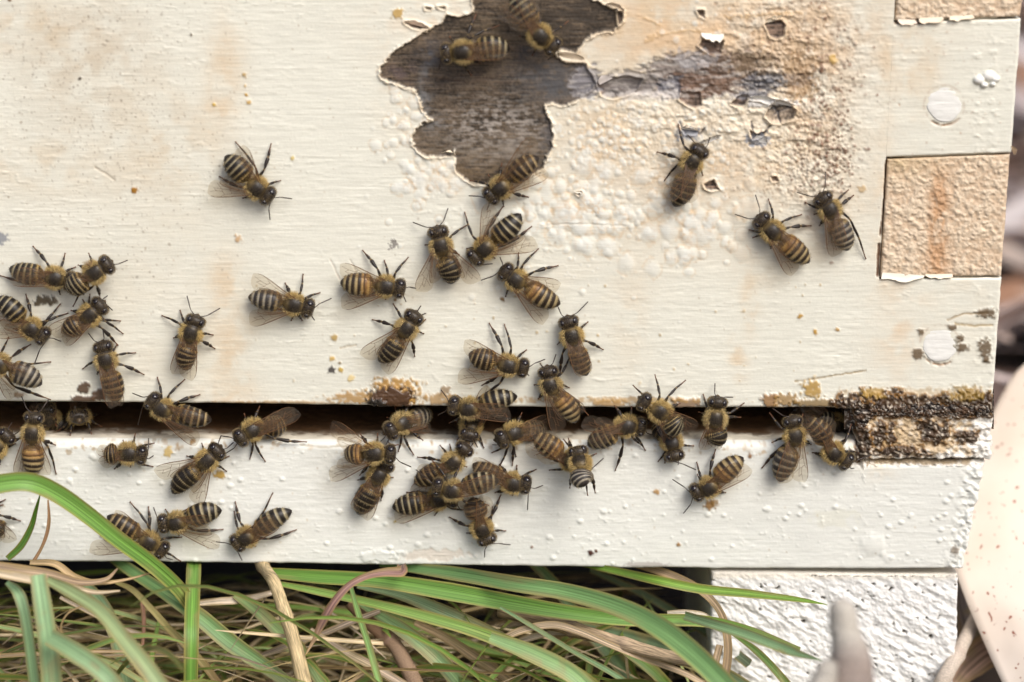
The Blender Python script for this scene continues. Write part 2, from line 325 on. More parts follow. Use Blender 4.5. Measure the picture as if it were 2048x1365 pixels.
HOLES = [[(1530, 50), (1540, 41), (1562, 41), (1570, 52), (1566, 72), (1555, 79), (1540, 73)], [(1395, 22), (1407, 22), (1410, 37), (1400, 33)],
         [(1398, 92), (1405, 79), (1422, 84), (1440, 82), (1448, 82), (1440, 107), (1420, 108), (1408, 98)],
         [(1363, 186), (1400, 185), (1404, 212), (1390, 216), (1375, 212), (1360, 200)], [(1540, 212), (1552, 203), (1575, 205), (1590, 220), (1587, 235), (1567, 246), (1545, 246), (1530, 232)],
         [(1462, 208), (1475, 195), (1497, 192), (1490, 210), (1475, 213)], [(1407, 369), (1427, 361), (1437, 379), (1422, 381), (1412, 376)], [(1542, 354), (1552, 354), (1556, 362), (1545, 364)],
         [(810, 45), (832, 46), (857, 56), (840, 59), (825, 57)], [(850, 14), (862, 16), (860, 21), (851, 20)], [(877, 14), (890, 15), (890, 19), (880, 18)], [(1195, 168), (1225, 156), (1255, 154), (1285, 158), (1275, 176), (1250, 192), (1225, 198), (1203, 190)],
         [(1152, 386), (1162, 385), (1158, 391)], [(1363, 258), (1380, 259), (1396, 264), (1386, 270), (1370, 268)], [(1500, 262), (1512, 270), (1535, 262), (1520, 275), (1505, 280)],
         [(1236, 24), (1246, 24), (1245, 42), (1237, 50)]]
def peel(P, rag=3.0, seed=0, deep=.42, wood=None):
    xs = [p[0] for p in P]; ys = [p[1] for p in P]; sl = win(min(xs) - 16, max(xs) + 16, min(ys) - 16, max(ys) + 16); X = GX[sl]; Y = GY[sl]
    d = sdpoly(P, X, Y) + rag * (fbm(X / 9, Y / 6, seed, 4) - 0.5) * 2.6 + rag * .5 * (fbm(X / 30, Y / 2.5, seed + 1, 2) - .5)
    m = 1 - ss(-1.2, 1.2, d)
    fine = fbm(X / 34, Y / 2.2, 8, 3); cross = fbm(X / 3.2, Y / 3.2, 3, 2); bigw = fbm(X / 60, Y / 40, 6, 3)
    base = np.array(wood if wood else (.088, .064, .042))
    wc = base * np.clip(1 + 2.6 * (fine - .5) + 1.8 * (cross - .5) + 1.6 * (bigw - .5), .15, 3)[..., None]
    # rim of old paint: pale on the lip
    rim = np.exp(-((d - 2.0) / 2.2) ** 2); C[sl] = C[sl] * (1 - .55 * rim[..., None]) + np.array((.80, .64, .44)) * .55 * rim[..., None]
    C[sl] = C[sl] * (1 - m[..., None]) + wc * m[..., None]
    H[sl] = H[sl] * (1 - m) + m * (-deep + 0.16 * (fine - .5) + .06 * (cross - .5)) + .34 * np.exp(-((d - 2.5) / 2.6) ** 2) * (1 - m) * (.3 + 1.4 * vn(X / 13, Y / 13, seed + 4))
    return sl, m
MSL, MM = peel(MAIN, 4.0, 4)
X = GX[MSL]; Y = GY[MSL]
def inmain(cx, cy, sx, sy, a, c, ns=12, seed=0, ay=1.0, thr=.35):
    g = np.exp(-((X - cx) / sx) ** 2 - ((Y - cy) / sy) ** 2) * ss(thr, thr + .35, fbm(X / ns, Y / ns * ay, seed, 4)) * MM
    paint(a * g, c, MSL)
inmain(990, 250, 110, 55, .85, (.46, .41, .36), 9, 3, 2.5, .40); inmain(960, 300, 120, 30, .45, (.36, .31, .25), 16, 4, 3); inmain(1040, 300, 60, 40, .4, (.36, .32, .28), 14, 5, 3)
inmain(860, 120, 22, 40, .85, (.06, .065, .08), 10, 2); inmain(850, 190, 13, 50, .6, (.27, .27, .27), 10, 3); inmain(865, 250, 20, 12, .6, (.26, .26, .26), 8, 4); inmain(1055, 108, 24, 20, .95, (.04, .04, .05), 8, 5)
inmain(1110, 175, 55, 30, .85, (.10, .10, .105), 14, 6, 1, .2); inmain(1095, 270, 14, 60, .6, (.10, .095, .10), 10, 7); inmain(1060, 150, 50, 14, .4, (.36, .34, .32), 8, 8); inmain(900, 330, 90, 50, .4, (.20, .14, .08), 18, 1, 3); inmain(1010, 60, 90, 30, .4, (.19, .14, .08), 18, 6, 3); inmain(930, 160, 90, 14, .5, (.11, .07, .05), 20, 2, 3)
inmain(1150, 30, 100, 50, .85, (.035, .027, .02), 20, 4, 2, .25); inmain(880, 110, 70, 50, .6, (.075, .06, .05), 16, 6, 2); inmain(960, 210, 90, 30, .5, (.10, .07, .045), 16, 7, 3); inmain(1000, 130, 110, 30, .6, (.08, .06, .05), 14, 5, 3); inmain(1100, 150, 70, 34, .8, (.07, .07, .075), 14, 8, 2, .25); inmain(850, 285, 30, 30, .5, (.09, .07, .05), 12, 2, 2); inmain(800, 145, 30, 22, .5, (.14, .10, .10), 14, 9); inmain(985, 345, 70, 20, .5, (.22, .15, .08), 14, 9, 3)
for k, P in enumerate(HOLES): peel(P, 1.6, k, .45, (.16, .11, .08) if k != 4 else (.30, .24, .18))
# weathered grey band where the paint has worn through beside the patch
for cx, cy, sx, sy, thr, c, sd in [(1430, 145, 100, 38, .38, (.15, .10, .075), 3), (1290, 165, 70, 22, .40, (.17, .15, .135), 4), (1350, 140, 60, 24, .44, (.22, .19, .17), 6), (1400, 170, 70, 26, .44, (.15, .09, .06), 5), (1560, 160, 60, 14, .44, (.09, .09, .10), 6), (1250, 172, 60, 16, .46, (.15, .13, .12), 7),
                                    (1500, 190, 36, 10, .48, (.14, .14, .16), 8), (1340, 175, 30, 22, .5, (.12, .12, .135), 9), (1520, 165, 40, 20, .5, (.07, .07, .08), 2), (1175, 165, 30, 30, .42, (.20, .19, .20), 10)]:
    sl, m = patchy(cx, cy, sx, sy, thr, c, 11, a=.88, h=-.2, seed=sd, ay=2.2, soft=.12)
    f = fbm(GX[sl] / 30, GY[sl] / 2.6, 8, 3); C[sl] *= (1 + m * 2.0 * (f - .45))[..., None]; w2 = ss(.55, .7, fbm(GX[sl] / 22, GY[sl] / 5, 11, 3)) * m; paint(.55 * w2, (.46, .42, .38), sl)
patchy(1385, 118, 50, 20, .5, (.45, .43, .43), 9, a=.6, seed=4); patchy(1540, 205, 50, 8, .45, (.80, .78, .74), 12, a=.9, h=.3, seed=6, soft=.06); patchy(1300, 190, 80, 10, .5, (.55, .50, .46), 8, a=.6, seed=7)
for P in [[(1500, 170), (1530, 180), (1560, 184), (1588, 192)], [(1548, 230), (1560, 222), (1580, 214)], [(1548, 214), (1556, 228), (1562, 244)], [(1358, 244), (1368, 262), (1372, 276)], [(1385, 262), (1400, 268), (1408, 256)], [(1400, 288), (1425, 276), (1440, 272)],
          [(1504, 244), (1506, 262), (1515, 276), (1530, 288)], [(1530, 262), (1540, 252)], [(1498, 290), (1520, 290)]]:
    stroke(P, 2.4, (.06, .055, .06), .85, -.25, jit=3)
patchy(1515, 280, 26, 14, .52, (.30, .31, .34), 6, seed=5); patchy(1375, 268, 24, 12, .5, (.32, .33, .36), 6, seed=6)
patchy(1505, 128, 50, 26, .55, (.20, .14, .08), 6, a=.6, h=-.1, seed=12); patchy(1600, 150, 40, 60, .56, (.30, .18, .08), 6, a=.6, h=-.1, seed=13)
for P in [[(1290, 80), (1330, 66), (1400, 60)], [(1450, 35), (1520, 30), (1600, 26)], [(1290, 36), (1320, 52)]]: stroke(P, 4, (.58, .38, .18), .5, .10, jit=8)
# scratches and long fine cracks in the paint
for P, wd, c in [([(1590, 763), (1640, 757), (1690, 748), (1732, 742)], 1.6, (.30, .2, .08)), ([(700, 520), (712, 545), (722, 560)], 1.2, (.60, .55, .45)), ([(660, 520), (700, 600)], 1.2, (.66, .6, .5)), ([(190, 335), (215, 350), (230, 362)], 2, (.5, .44, .34)),
                 ([(1895, 640), (1930, 628), (1975, 626)], 1.8, (.35, .24, .12)), ([(1910, 648), (1950, 652), (1985, 650)], 2.5, (.4, .28, .12)), ([(680, 697), (712, 690)], 1.4, (.5, .42, .3)), ([(1080, 452), (1160, 448), (1250, 452)], 1.2, (.7, .66, .56)),
                 ([(600, 890), (640, 896), (700, 893)], 1.5, (.45, .40, .3)), ([(120, 892), (170, 886), (230, 888)], 3, (.84, .80, .68))]:
    stroke(P, wd, c, .8, -.12, jit=2)
# joints round the end-grain fingers
for P, wd in [([(1772, 322), (1766, 430), (1760, 470)], 2.0), ([(1758, 490), (1756, 552)], 4.0), ([(1790, 47), (1830, 48), (1880, 42)], 2.5)]: stroke(P, wd, (.12, .05, .02), .95, -.5, jit=1.5)
# dowel plug rims
for (cx, cy), a0 in [((1888, 211), 1.2), ((1880, 690), 0.6)]:
    sl = win(cx - 60, cx + 60, cy - 60, cy + 60); Xq = GX[sl]; Yq = GY[sl]; d = np.hypot(Xq - cx, Yq - cy); ang = np.arctan2(Yq - cy, Xq - cx)
    ring = np.exp(-((d - 40) / 2.2) ** 2); low = np.clip(np.sin(ang), 0, 1) ** 3; n = fbm(Xq / 8, Yq / 8, 4, 3)
    paint(ring * (0.35 + .65 * low) * ss(.35, .6, n + .2 * low), (.30, .15, .06), sl); H[sl] -= .55 * ring * low * ss(.3, .6, n)
for cx, cy, sx, sy, thr in [(1838, 708, 12, 12, .5), (1925, 695, 16, 9, .52), (1905, 655, 12, 5, .5), (1840, 665, 8, 8, .56), (1970, 700, 14, 22, .5), (1975, 627, 20, 9, .46), (1920, 678, 10, 8, .55), (1972, 722, 8, 5, .5)]:
    patchy(cx, cy, sx, sy, thr, (.11, .065, .025), 5, soft=.14, a=.9, h=.2, seed=int(cx) % 9)
for x0 in (1955, 1985): H += 0.5 * np.exp(-((GX - x0) / 10) ** 2) * np.maximum(0, fbm(GX / 12, GY / 8, 7, 3) - .5) * (GY > 0)
for x, y, q in [(1958, 160, 12), (1978, 152, 14), (1990, 158, 9), (1968, 170, 8), (1985, 168, 7)]:
    sl = win(x - q, x + q, y - q, y + q); d = np.hypot(GX[sl] - x, (GY[sl] - y) * 1.3) / q; H[sl] = np.maximum(H[sl], .8 * np.sqrt(np.clip(1 - d * d, 0, 1))); paint(ss(0, .4, 1 - d), (.84, .83, .78), sl)
# propolis along the lower edge of the box
for cx, cy, sx, sy, thr, c, a, h in [(740, 795, 90, 12, .50, (.50, .29, .05), .85, .15), (790, 785, 52, 28, .48, (.52, .30, .04), .9, .3), (785, 795, 36, 20, .38, (.07, .035, .02), .97, 1.3), (752, 803, 18, 8, .42, (.03, .025, .02), .95, .6),
                                      (880, 798, 40, 12, .5, (.5, .3, .06), .8, .2), (1215, 806, 40, 8, .52, (.5, .3, .06), .8, .2), (1375, 806, 30, 10, .48, (.2, .11, .05), .85, .5), (1540, 800, 16, 14, .45, (.28, .14, .04), .9, .5), (1570, 800, 24, 14, .5, (.3, .17, .04), .85, .3),
                                      (1625, 778, 22, 18, .50, (.55, .36, .06), .9, .3), (1650, 806, 70, 8, .46, (.22, .13, .03), .85, .4), (1180, 800, 300, 8, .6, (.55, .36, .1), .7, .1), (560, 806, 160, 5, .58, (.55, .36, .1), .7, .1), (168, 775, 10, 9, .36, (.10, .055, .03), .95, .4), (166, 800, 22, 8, .38, (.10, .055, .03), .95, .4),
                                      (197, 790, 12, 10, .4, (.12, .065, .035), .95, .4), (90, 600, 20, 9, .45, (.07, .05, .025), .95, .5), (40, 790, 12, 6, .5, (.35, .22, .08), .8, .1), (890, 780, 10, 8, .5, (.25, .15, .06), .8, .2)]:
    patchy(cx, cy, sx, sy, thr + (.02 if c[0] > .3 else 0), np.array(c) * (.8, .74, .9) if c[0] > .3 else c, 6, a=a, h=h * .8, seed=int(cx) % 13, g=.45 if h > .2 else .1, soft=.14 if c[0] > .3 else .08)
def crust(cx, cy, sx, sy, thr, seed, hh=1.0):
    sl, m = patchy(cx, cy, sx, sy, thr, (.024, .013, .008), 11, a=.98, h=0, seed=seed, g=.12, soft=.07)
    X_ = GX[sl]; Y_ = GY[sl]; n = fbm(X_ / 4, Y_ / 4, seed + 2, 2); H[sl] += m * (hh * .30 + .7 * (n - .4)); k = ss(.62, .74, fbm(X_ / 3, Y_ / 3, seed + 5, 2) - .03) * m; b2 = ss(.5, .7, fbm(X_ / 22, Y_ / 14, seed + 6, 2)) * m; paint(.5 * b2, (.09, .045, .018), sl)
    paint(.8 * k, (.66, .58, .46), sl)
    e = np.exp(-((m - .45) / .33) ** 2) * .9 * ss(.02, .2, m); paint(e, (.27, .13, .025), sl)
# rail face: thick flaking white paint over crust
sl = win(1700, 2010, 812, 930); X_ = GX[sl]; Y_ = GY[sl]; C[sl] = np.array((.80, .77, .70)) * (0.9 + .2 * fbm(X_ / 8, Y_ / 8, 2, 3))[..., None]
H[sl] += 1.5 * (fbm(X_ / 15, Y_ / 11, 9, 4) - .5) + .8 * (fbm(X_ / 6, Y_ / 5, 10, 2) - .5)
blob(1760, 870, 40, 60, .5, (.72, .48, .20), 12)
patchy(1840, 868, 130, 55, .58, (.46, .30, .12), 10, a=.75, h=0, seed=11, soft=.12); crust(1762, 868, 38, 36, .60, 3); crust(1868, 868, 44, 34, .625, 5); crust(1930, 872, 32, 20, .62, 8); crust(1800, 902, 70, 16, .63, 2); crust(1726, 885, 18, 40, .50, 6)
patchy(1840, 796, 160, 20, .52, (.42, .27, .10), 6, a=.55, h=.05, seed=2, soft=.14); crust(1760, 806, 66, 24, .36, 4, 1.4); crust(1860, 812, 130, 20, .33, 6, 1.4); crust(1940, 808, 56, 22, .36, 7, 1.4); crust(1700, 812, 36, 14, .40, 9, 1.2)
patchy(1930, 785, 40, 14, .52, (.26, .16, .03), 6, a=.85, h=.2, seed=4, soft=.15); patchy(1745, 785, 24, 10, .52, (.36, .22, .04), 6, a=.8, h=.1, seed=5, soft=.15); patchy(1830, 925, 130, 6, .52, (.22, .14, .05), 8, a=.8, h=.1, seed=6)
# lower board details
patchy(870, 1110, 70, 12, .5, (.68, .58, .48), 10, a=.6, h=-.1, seed=3); patchy(760, 1112, 50, 12, .52, (.72, .73, .68), 10, a=.5, h=.2, seed=4); patchy(1290, 1130, 50, 5, .5, (.40, .36, .33), 7, a=.7, seed=5)
edge = ss(1895, 1950, GX + 0.2 * (GY - 1000)) * (GY > 925); H += edge * 1.1 * (fbm(GX / 9, GY / 8, 12, 3) - .5); 
patchy(1670, 1035, 60, 20, .6, (.72, .70, .55), 20, a=.3, seed=5)

def sample(A, px, py):
    fx = np.clip((px - CX0) / ST, 0, WW - 1.001); fy = np.clip((py - CY0) / ST, 0, HH - 1.001)
    i = fx.astype(int); j = fy.astype(int); u = fx - i; v = fy - j
    if A.ndim == 3: u = u[..., None]; v = v[..., None]
    return (A[j, i] * (1 - u) + A[j, i + 1] * u) * (1 - v) + (A[j + 1, i] * (1 - u) + A[j + 1, i + 1] * u) * v
def patch(PX, PY, base=0.0, rnd=(0, 0, 0, 0), Hc=None, Cc=None, hs=1.0):
    """a displaced sheet on the hive front; rnd = edge rounding (left, right, top, bottom) in px; PX/PY arrays of pixels"""
    ny, nx = PX.shape
    P = unproj(PX, PY, base)
    h = sample(H, PX, PY) * hs if Hc is None else Hc
    c = sample(C, PX, PY) if Cc is None else Cc
    g = sample(G, PX, PY) if Cc is None else np.zeros(PX.shape)
    out = np.zeros(PX.shape)
    for k, d in enumerate((PX - PX[:, :1], PX[:, -1:] - PX, PY - PY[:1], PY[-1:] - PY)):
        if rnd[k] > 0:
            q = np.clip(1 - d / rnd[k], 0, 1); out = np.maximum(out, rnd[k] * 0.1 * (1 - np.sqrt(1 - q * q)))
    P[..., 1] += (-h + out) * 0.001
    return P, c, g
def skirt(P, c, g, sides, depth):
    """extend a sheet backwards along some of its borders: l r t b"""
    V = [P.reshape(-1, 3)]; Cc = [c.reshape(-1, 3)]; Gg = [g.ravel()]; F = [gridF(*P.shape[:2])]; n = P.shape[0] * P.shape[1]
    ny, nx = P.shape[:2]; idx = np.arange(n).reshape(ny, nx)
    for s in sides:
        e = {'l': idx[::-1, 0], 'r': idx[:, -1], 't': idx[0, :], 'b': idx[-1, ::-1]}[s]
        q0 = V[0][e].copy(); q = q0.copy(); q[:, 1] = depth; V += [q0, q]; Cc += [Cc[0][e]] * 2; Gg += [Gg[0][e] * 0] * 2
        m_ = len(e); a = n + np.arange(m_ - 1); k0 = a + m_; F.append(np.stack([a, k0, k0 + 1, a + 1], -1)); n += 2 * m_
    return np.concatenate(V), np.concatenate(F), np.concatenate(Cc), np.concatenate(Gg)
def joinp(L):
    V = []; F = []; c = []; g = []; n = 0
    for v, f, cc, gg in L: V.append(v); F.append(f + n); c.append(cc); g.append(gg); n += len(v)
    return np.concatenate(V), np.concatenate(F), np.concatenate(c), np.concatenate(g)
xj = lambda y: 1790 - 0.057 * y
xr = lambda y: 2047 - 0.076 * y + 3 * (fbm(np.asarray(y, float) / 22, np.asarray(y, float) * 0, 4, 3) - .5)
yb = lambda x: 804 + 12 * ss(-100, 1300, x) + 2.0 * (fbm(x / 30, x * 0, 5, 3) - .5)
def lerpgrid(xl, xrr, yt, ybm, nx, ny):
    v = np.linspace(0, 1, ny)[:, None]; u = np.linspace(0, 1, nx)[None, :]
    ym = yt(1900) + (ybm(1900) - yt(1900)) * v
    PX = xl(ym) * (1 - u) + xrr(ym) * u; PY = yt(PX) * (1 - v) + ybm(PX) * v
    return PX, PY
lin = lambda x0, y0, x1, y1: (lambda x: y0 + (y1 - y0) * (np.asarray(x, float) - x0) / (x1 - x0) + 1.6 * (fbm(np.asarray(x, float) / 14, np.asarray(x, float) * 0, 6, 3) - .5))

# ------------------------------------------------------------------ hive box (the upper box)
hive = empty('hive_box', (0, 0.0, toz(812)))
inv = np.array([0, 0, -toz(812)])
def hp(name, L, mat, parent=hive, off=None):
    V, F, c, g = L
    o = mesh(name, V + (inv if off is None else off), F, mat, parent, col=c, gloss=g); return o
tag(hive, 'weathered cream painted wooden hive box with peeling paint, finger joints and dark entrance slot beneath', 'beehive')
xs = np.concatenate([np.linspace(-1500, -80, 24)[:-1], np.arange(-80, 1700, 2.0)]); ys = np.linspace(0, 1, 432)
PXm = np.concatenate([np.tile(xs, (len(ys), 1)), np.zeros((len(ys), 42))], 1); PYm = np.zeros_like(PXm)
yrow = -50 + (814 + 50) * ys
PXm[:, len(xs):] = 1700 + (xj(yrow)[:, None] - 1700) * np.linspace(0, 1, 42)[None, :]
PYm = -50 * (1 - ys[:, None]) + yb(PXm) * ys[:, None]
PYtop = np.concatenate([np.linspace(-900, -50, 16)[:-1][:, None] + 0 * PXm[:1], PYm]); PXtop = np.concatenate([np.repeat(PXm[:1], 15, 0), PXm])
P, c, g = patch(PXtop, PYtop, 0, (0, 0, 0, 6))
parts = [skirt(P, c, g, 'rb', 0.019)]
T1 = lerpgrid(xj, xr, lin(1790, 46, 2044, 38), lin(1772, 316, 2026, 306), 128, 132)
P, c, g = patch(*T1, 0, (0, 7, 4, 4)); parts.append(skirt(P, c, g, 'rtb', 0.019))
T2 = lerpgrid(xj, xr, lin(1757, 560, 2006, 556), lambda x: yb(np.asarray(x, float)) + 6 * ss(1700, 1760, np.asarray(x, float)), 128, 128)
P, c, g = patch(*T2, 0, (0, 7, 4, 5)); parts.append(skirt(P, c, g, 'rtb', 0.019))
hp('front_board', joinp(parts), M_PAINT)
# end grain fingers of the side board
def finger(yt, ybm, seed, dx=3):
    PX, PY = lerpgrid(lambda y: xj(y) + dx, lambda y: xr(y) - 1, yt, ybm, 132, 132)
    n1 = .45 * fbm(PX / 19, PY / 15, seed, 3) + .55 * fbm(PX / 8, PY / 7, seed + 4, 3); n2 = fbm(PX / 5, PY / 4.5, seed + 2, 2)
    h = -.10 + .55 * (n1 - .5) + .26 * (n2 - .5) + .10 * ss(.52, .6, n1) + .10 * (fbm(PX / 40, PY / 3, seed, 2) - .5)
    pal = np.array((.66, .53, .385)); c = pal * (0.94 + .12 * n2)[..., None] * np.ones(3); lo = 1 - ss(.38, .52, n1); c = c * (1 - .45 * lo[..., None]) + np.array((.62, .42, .26)) * .4 * lo[..., None]
    st = np.exp(-((PX - 1878 + .03 * (PY - 430)) / 20) ** 2) * (.3 + ss(.3, .6, fbm(PX / 12, PY / 24, seed, 3))) * ss(300, 400, PY); st = np.clip(st, 0, 1); c = c * (1 - .75 * st[..., None]) + np.array((.48, .25, .11)) * .75 * st[..., None]
    t = np.exp(-((PY - yt(PX)) / 36) ** 2) * n1 * .8 * np.exp(-((PX - 1790) / 90) ** 2); c = c * (1 - t[..., None]) + np.array((.45, .30, .10)) * t[..., None]
    k = ss(.66, .76, n1); c = c * (1 - .4 * k[..., None]) + np.array((.80, .68, .50)) * .4 * k[..., None]
    P, _, g = patch(PX, PY, 0, (4, 8, 4, 4), Hc=h, Cc=c); return skirt(P, c, g, 'lrtb', 0.30)
hp('finger_end', finger(lin(1775, 320, 2026, 309), lin(1757, 556, 2006, 552), 3), M_ENDG)
hp('finger_end', finger(lin(1790, -230, 2060, -236), lin(1790, 42, 2044, 33), 7), M_ENDG)
# dowel plugs
def plug(cx, cy, R, name='dowel_plug'):
    n = 48; k = 18; jj, ii = np.meshgrid(np.arange(k + 1), np.arange(n), indexing='ij'); an = ii / n * 2 * math.pi
    rr = R * (jj / k) * (1 + .02 * np.sin(an * 3 + cx) + .015 * np.sin(an * 7)); PXp = cx + rr * np.cos(an); PYp = cy + rr * np.sin(an)
    P = unproj(PXp, PYp, 0); h = .10 + .16 * (fbm(PXp / 60, PYp / 4, 3, 3) - .5) + .10 * (fbm(PXp / 18, PYp / 14, 5, 2) - .5) + .10 * np.clip((PYp - cy) / R, -1, 1) - .9 * (jj == k) - .16 * (jj / k) ** 8
    P[..., 1] -= h * .001; c = np.array((.775, .765, .72)) * (.96 + .08 * fbm(PXp / 25, PYp / 5, 4, 3))[..., None]
    return mesh(name, P.reshape(-1, 3) + inv, gridF(k + 1, n, 0, True), M_PAINT, hive, col=c.reshape(-1, 3), gloss=np.zeros(c.shape[0] * n))
plug(1889, 209, 37); plug(1880, 689, 37)
# curled paint flakes standing off the wood
def flake(P, lift, curl, name='paint_flake', colr=(.80, .70, .52), parent=hive):
    """P: hinge line a->b and free edge c<-d ; a curled chip of paint"""
    (ax, ay), (bx, by), (cx_, cy_), (dx_, dy_) = P; nu, nv = 12, 7; MBk = MB()
    for layer in (0, 1):
        V = []
        for j in range(nv):
            v = j / (nv - 1)
            for i in range(nu):
                u = i / (nu - 1); e = 1 + (.5 * (float(vn(np.array(u * 6 + ax), np.array(ay), 2)) - .5) - .5 * abs(2 * u - 1) ** 3) * v
                px = (ax * (1 - u) + bx * u) * (1 - v) + (dx_ * (1 - u) + cx_ * u) * v; ve = v * e; px = (ax * (1 - u) + bx * u) * (1 - ve) + (dx_ * (1 - u) + cx_ * u) * ve; py = (ay * (1 - u) + by * u) * (1 - ve) + (dy_ * (1 - u) + cy_ * u) * ve
                v2 = v; h = lift * .62 * v ** 1.5 * (.7 + .6 * float(vn(np.array(u * 4 + ax), np.array(v * 2 + ay), 5))) + .06; p = U(px, py, 0); p[1] -= (h - layer * .12) * .001; V.append(p)
        F = [(j * nu + i, j * nu + i + 1, (j + 1) * nu + i + 1, (j + 1) * nu + i) for j in range(nv - 1) for i in range(nu - 1)]
        MBk.add(np.array(V) + inv, F, np.array(colr) * (1.0 if layer == 0 else .7))
    o = MBk.build(name, M_PAINT, parent, gloss=np.zeros(MBk.n)); return o
for P, l, q, c in [([(1402, 66), (1448, 68), (1446, 84), (1404, 80)], 1.6, 2.0, (.80, .76, .66)), ([(900, 300), (912, 312), (908, 301), (878, 306)], 1.0, 2.6, (.78, .68, .52)), ([(1532, 46), (1560, 40), (1566, 30), (1530, 34)], .8, 1.8, (.78, .68, .52)),
                   ([(1170, 122), (1115, 112), (1112, 104), (1165, 108)], 1.0, 1.6, (.75, .62, .46)), ([(1500, 195), (1590, 215), (1592, 206), (1502, 186)], 1.5, 2.4, (.83, .82, .78)), ([(1495, 205), (1540, 218), (1545, 209), (1498, 198)], 1.0, 2.0, (.82, .78, .70)),
                   ([(1210, 10), (1247, 26), (1250, 14), (1218, 1)], 1.2, 2.0, (.75, .62, .48)), 
                   ([(1225, 157), (1200, 170), (1192, 158), (1216, 146)], .8, 1.8, (.66, .60, .56)), ([(810, 45), (856, 57), (858, 50), (815, 38)], .8, 1.8, (.74, .56, .42)), ([(1363, 258), (1395, 262), (1393, 254), (1362, 250)], .9, 2.0, (.80, .76, .68)),
                   ([(1765, 545), (1850, 551), (1840, 562), (1760, 563)], .9, 2.2, (.80, .74, .62)), ([(1850, 549), (1905, 548), (1905, 556), (1852, 556)], .7, 2.2, (.80, .70, .55)), ([(1795, 38), (1830, 40), (1836, 50), (1798, 50)], .8, 2.0, (.80, .68, .54)),
                   ([(1838, 36), (1885, 34), (1890, 44), (1838, 48)], 1.0, 2.4, (.80, .68, .52)), ([(1900, 32), (1945, 30), (1950, 38), (1896, 44)], 1.0, 2.4, (.80, .68, .52)), 
                   ([(1148, 381), (1166, 381), (1164, 387), (1150, 386)], .6, 2.0, (.80, .76, .66)),
                   ([(2022, 292), (2027, 310), (2034, 308), (2032, 294)], .9, 2.2, (.60, .42, .26)), ([(1412, 288), (1440, 276), (1438, 270), (1410, 280)], .8, 2.0, (.82, .80, .76)), ([(1504, 282), (1536, 288), (1534, 276), (1508, 270)], .9, 2.0, (.82, .80, .76))]:
    flake(P, l, q, colr=c)
# rest of the box: sides, back, roof board over it (outside the frame, they keep the slot dark)
zt, zb0 = toz(-900), toz(812)
def hbox(name, a, parent, mat, col, z0=0): o = box_mesh(name, a[0], a[1], a[2], a[3], a[4] - z0, a[5] - z0, mat, parent, col); return o
XR = tox(1996, 400) - .0005; XL = tox(-1500, 300)
hbox('side_wall', (XR - .018, XR - .0012, .0015, .42, zb0 + .001, zt), hive, M_PAINT, (.78, .74, .62), toz(812))
hbox('side_wall', (XL, XL + .019, .0205, .42, zb0, zt), hive, M_PAINT, (.78, .74, .62), toz(812))
hbox('back_wall', (XL + .0195, XR - .019, .40, .42, zb0, zt), hive, M_PAINT, (.78, .74, .62), toz(812))
hbox('inner_cover', (XL - .01, XR + .006, -.012, .43, zt + .0002, zt + .03), hive, M_PAINT, (.78, .75, .66), toz(812))
hbox('inner_frames', (XL + .03, XR - .03, .035, .38, zb0 + .006, zt - .01), hive, M_WOOD, (.07, .04, .02), toz(812))  # brown darkened to add shade inside the slot

# ------------------------------------------------------------------ bottom board (floor, front face, rail)
zt2 = toz(886)
bb = empty('bottom_board', (0, 0, zt2)); inv2 = np.array([0, 0, -zt2])
tag(bb, 'ivory painted bottom board under the dark entrance slot, with a crusty end rail', 'hive floor')
bxr = lambda y: 1966 - 0.19 * (y - 920) * 1.0 + 7 * (fbm(np.asarray(y, float) / 14, np.asarray(y, float) * 0, 9, 3) - .5)
byb = lambda x: 1124 + 15 * ss(-50, 1700, np.asarray(x, float)) + 3.5 * (fbm(np.asarray(x, float) / 60, np.asarray(x, float) * 0, 5, 4) - .5)
xs = np.concatenate([np.linspace(-1500, -80, 24)[:-1], np.arange(-80, 1880, 2.0)]); v = np.linspace(0, 1, 128)
yt_ = lambda x: 880 + 4 * ss(0, 700, np.asarray(x, float)) + 38 * ss(1718, 1730, np.asarray(x, float)) + 4 * (fbm(np.asarray(x, float) / 40, np.asarray(x, float) * 0, 7, 3) - .5)
PX = np.concatenate([np.tile(xs, (128, 1)), np.zeros((128, 40))], 1)
yrow = 886 + 250 * v; PX[:, len(xs):] = 1880 + (bxr(yrow)[:, None] - 1880) * np.linspace(0, 1, 40)[None]
PY = yt_(PX) * (1 - v[:, None]) + byb(PX) * v[:, None]
P, c, g = patch(PX, PY, 0, (0, 7, 17, 6))
hp('front_face', skirt(P, c, g, 'rb', 0.30), M_PAINT, bb, inv2)
# top of the board running back into the dark: worn paint at the lip, bare stained wood behind, its brown deepened to paint in the slot's shade
xs = np.concatenate([np.linspace(-1500, -80, 20)[:-1], np.arange(-80, 1722, 4.0)]); dd = np.concatenate([np.linspace(0, 30, 40), np.linspace(34, 300, 12)])
A, Bq = np.meshgrid(xs, dd); e = patch(np.tile(xs, (2, 1)), np.tile(yt_(xs), (2, 1)) + np.array([[0], [5.0]]), 0, (0, 0, 0, 0))[0][0]
Pm = np.zeros(A.shape + (3,)); Pm[..., 0] = e[:, 0]; 
edge0 = P[0, :len(xs)] if False else None
ztop = unproj(xs, yt_(xs), 0)[:, 2]
Pm[..., 1] = 0.0017 + Bq * .001; Pm[..., 2] = ztop[None] - .00003 + .0005 * (fbm(A / 14, Bq * 1.2, 3, 3) - .5) * ss(0, 2, Bq)
n = fbm(A / 60, Bq / 3, 4, 4); wear = ss(2.2, 7.5, Bq + 6 * (n - .5)); sp = ss(.56, .64, fbm(A / 26, Bq / 2.2, 6, 3)) * ss(0.5, 4, Bq)
